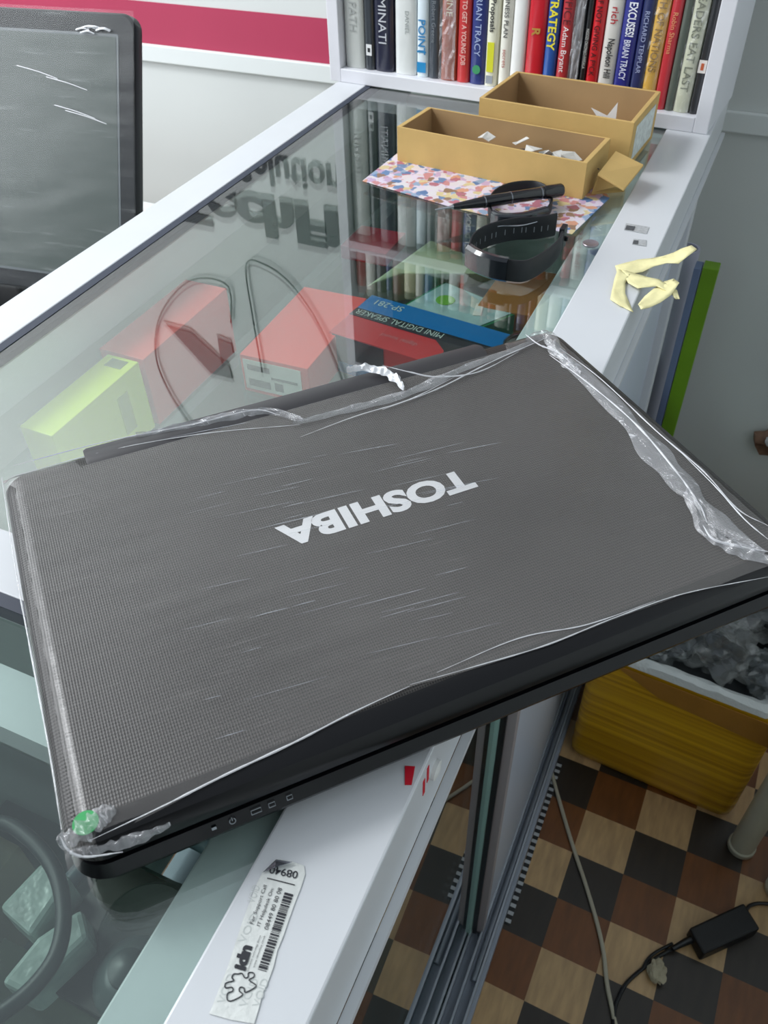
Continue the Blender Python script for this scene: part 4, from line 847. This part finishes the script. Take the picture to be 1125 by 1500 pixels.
pos = ['at the left front corner', 'in the middle of the front rim', 'at the right front corner', 'behind the left front bag', 'heaped in the centre', 'leaning on the right rim', 'at the rear left', 'highest at the rear right']
for k, (c, r, mi) in enumerate(blobs):
    r = tuple(x*.9 for x in r)
    o = thing('bagged_item', 'grey bag of goods '+pos[k]+' of the yellow foam box', 'plastic bag', (c[0], c[1], ZT+.004))
    part('contents', crumple(MB(), (c[0], c[1], c[2]-.004), tuple(x*.62 for x in r), k+50, n=3), mat('bag_contents_%d' % (k % 3), ['17191c', '24282c', '2f3338'][k % 3], .4), o, smooth=True)
    part('bag', crumple(MB(), c, r, k*3+2, n=4, fine=.35), BAG[mi], o, smooth=True)
for k, pth in enumerate(([(.03, .84, .03), (.06, .87, .075), (.10, .90, .05), (.13, .89, .09)], [(.17, .90, .07), (.20, .88, .088), (.23, .90, .06)])):
    tag(part('black_cable', MB().tube([V(x, y, ZT+z) for x, y, z in pth], .0035, 8), BLACK, smooth=True), ['black cable poking up from the left side of the foam box', 'black cable poking up from the right side of the foam box'][k], 'cable')
# white tubes (chair legs) at the right
PV = mat('cream_plastic_leg', 'c5c2ae', .35, var=.06, vscale=20)
for (x, y, lab) in ((.2455, .7585, 'cream plastic pipe standing upright in front of the right end of the yellow foam box'), (.306, .712, 'second cream pipe at the right frame edge, nearer than the first')):
    o = thing('plastic_pipe', lab, 'pipe', (x, y, -T))
    part('pipe_body', MB().lathe([(.0185, .012), (.0192, .30), (.0192, .301)], (x, y, -T+.0005), 28), PV, o, smooth=True)
    part('end_collar', MB().lathe([(.0185, 0), (.0208, .003), (.0208, .012), (.0192, .014)], (x, y, -T+.0005), 28), PV, o, smooth=True)
# power adapter, cords, paper
ad = thing('power_adapter', 'black laptop power adapter lying on the chequered floor with its cables', 'power adapter', (.235, .61, -T))
q = [at(x, y, 2, -T+.028) for x, y in ((1010, 1359), (1031, 1398), (1114, 1360), (1090, 1322))]
part('brick', MB().hexa([V(p.x, p.y, -T+.0005) for p in q], [V(p.x, p.y, -T+.028) for p in q]), mat('adapter_black', '121315', .5), ad, bevel=.003)
def fl(l, z): return [at(x, y, 2, -T+z) for x, y in l]
part('strain_relief', MB().tube(fl([(1018, 1374), (1004, 1380), (985, 1390)], .012), lambda t1: .0065-.003*t1, 10), BLACK, ad, smooth=True)
part('lead', MB().tube(fl([(988, 1388), (960, 1404), (940, 1420), (918, 1440), (906, 1462), (900, 1485), (899, 1540)], .004), .0028, 8), BLACK, ad, smooth=True)
part('lead', MB().tube(fl([(985, 1382), (962, 1394), (950, 1404), (942, 1417)], .005), .0022, 8), BLACK, ad, smooth=True)
part('lead', MB().tube(fl([(1090, 1338), (1100, 1326), (1125, 1324), (1180, 1335)], .006), .0028, 8), BLACK, ad, smooth=True)
tag(part('white_cord', MB().tube(fl([(798, 1085), (805, 1118), (813, 1150), (826, 1196), (840, 1242), (858, 1296), (874, 1350), (884, 1395), (889, 1440), (897, 1480), (905, 1520), (912, 1580)], .0038), .0032, 8), mat('cream_cord', 'b9b3a0', .5), smooth=True), 'cream white cord running across the chequered floor beside the counter', 'cord')
p = at(962, 1425, 2, -T+.006); tag(part('crumpled_paper', crumple(MB(), (p.x, p.y, -T+.010), (.012, .016, .008), 77, n=3), mat('dirty_paper', 'b5ab92', .8, bump=.5, bscale=200)), 'crumpled scrap of pale paper on the floor beside the adapter lead', 'paper')
# drop helper properties
for o in bpy.data.objects:
    if '_w' in o: del o['_w']
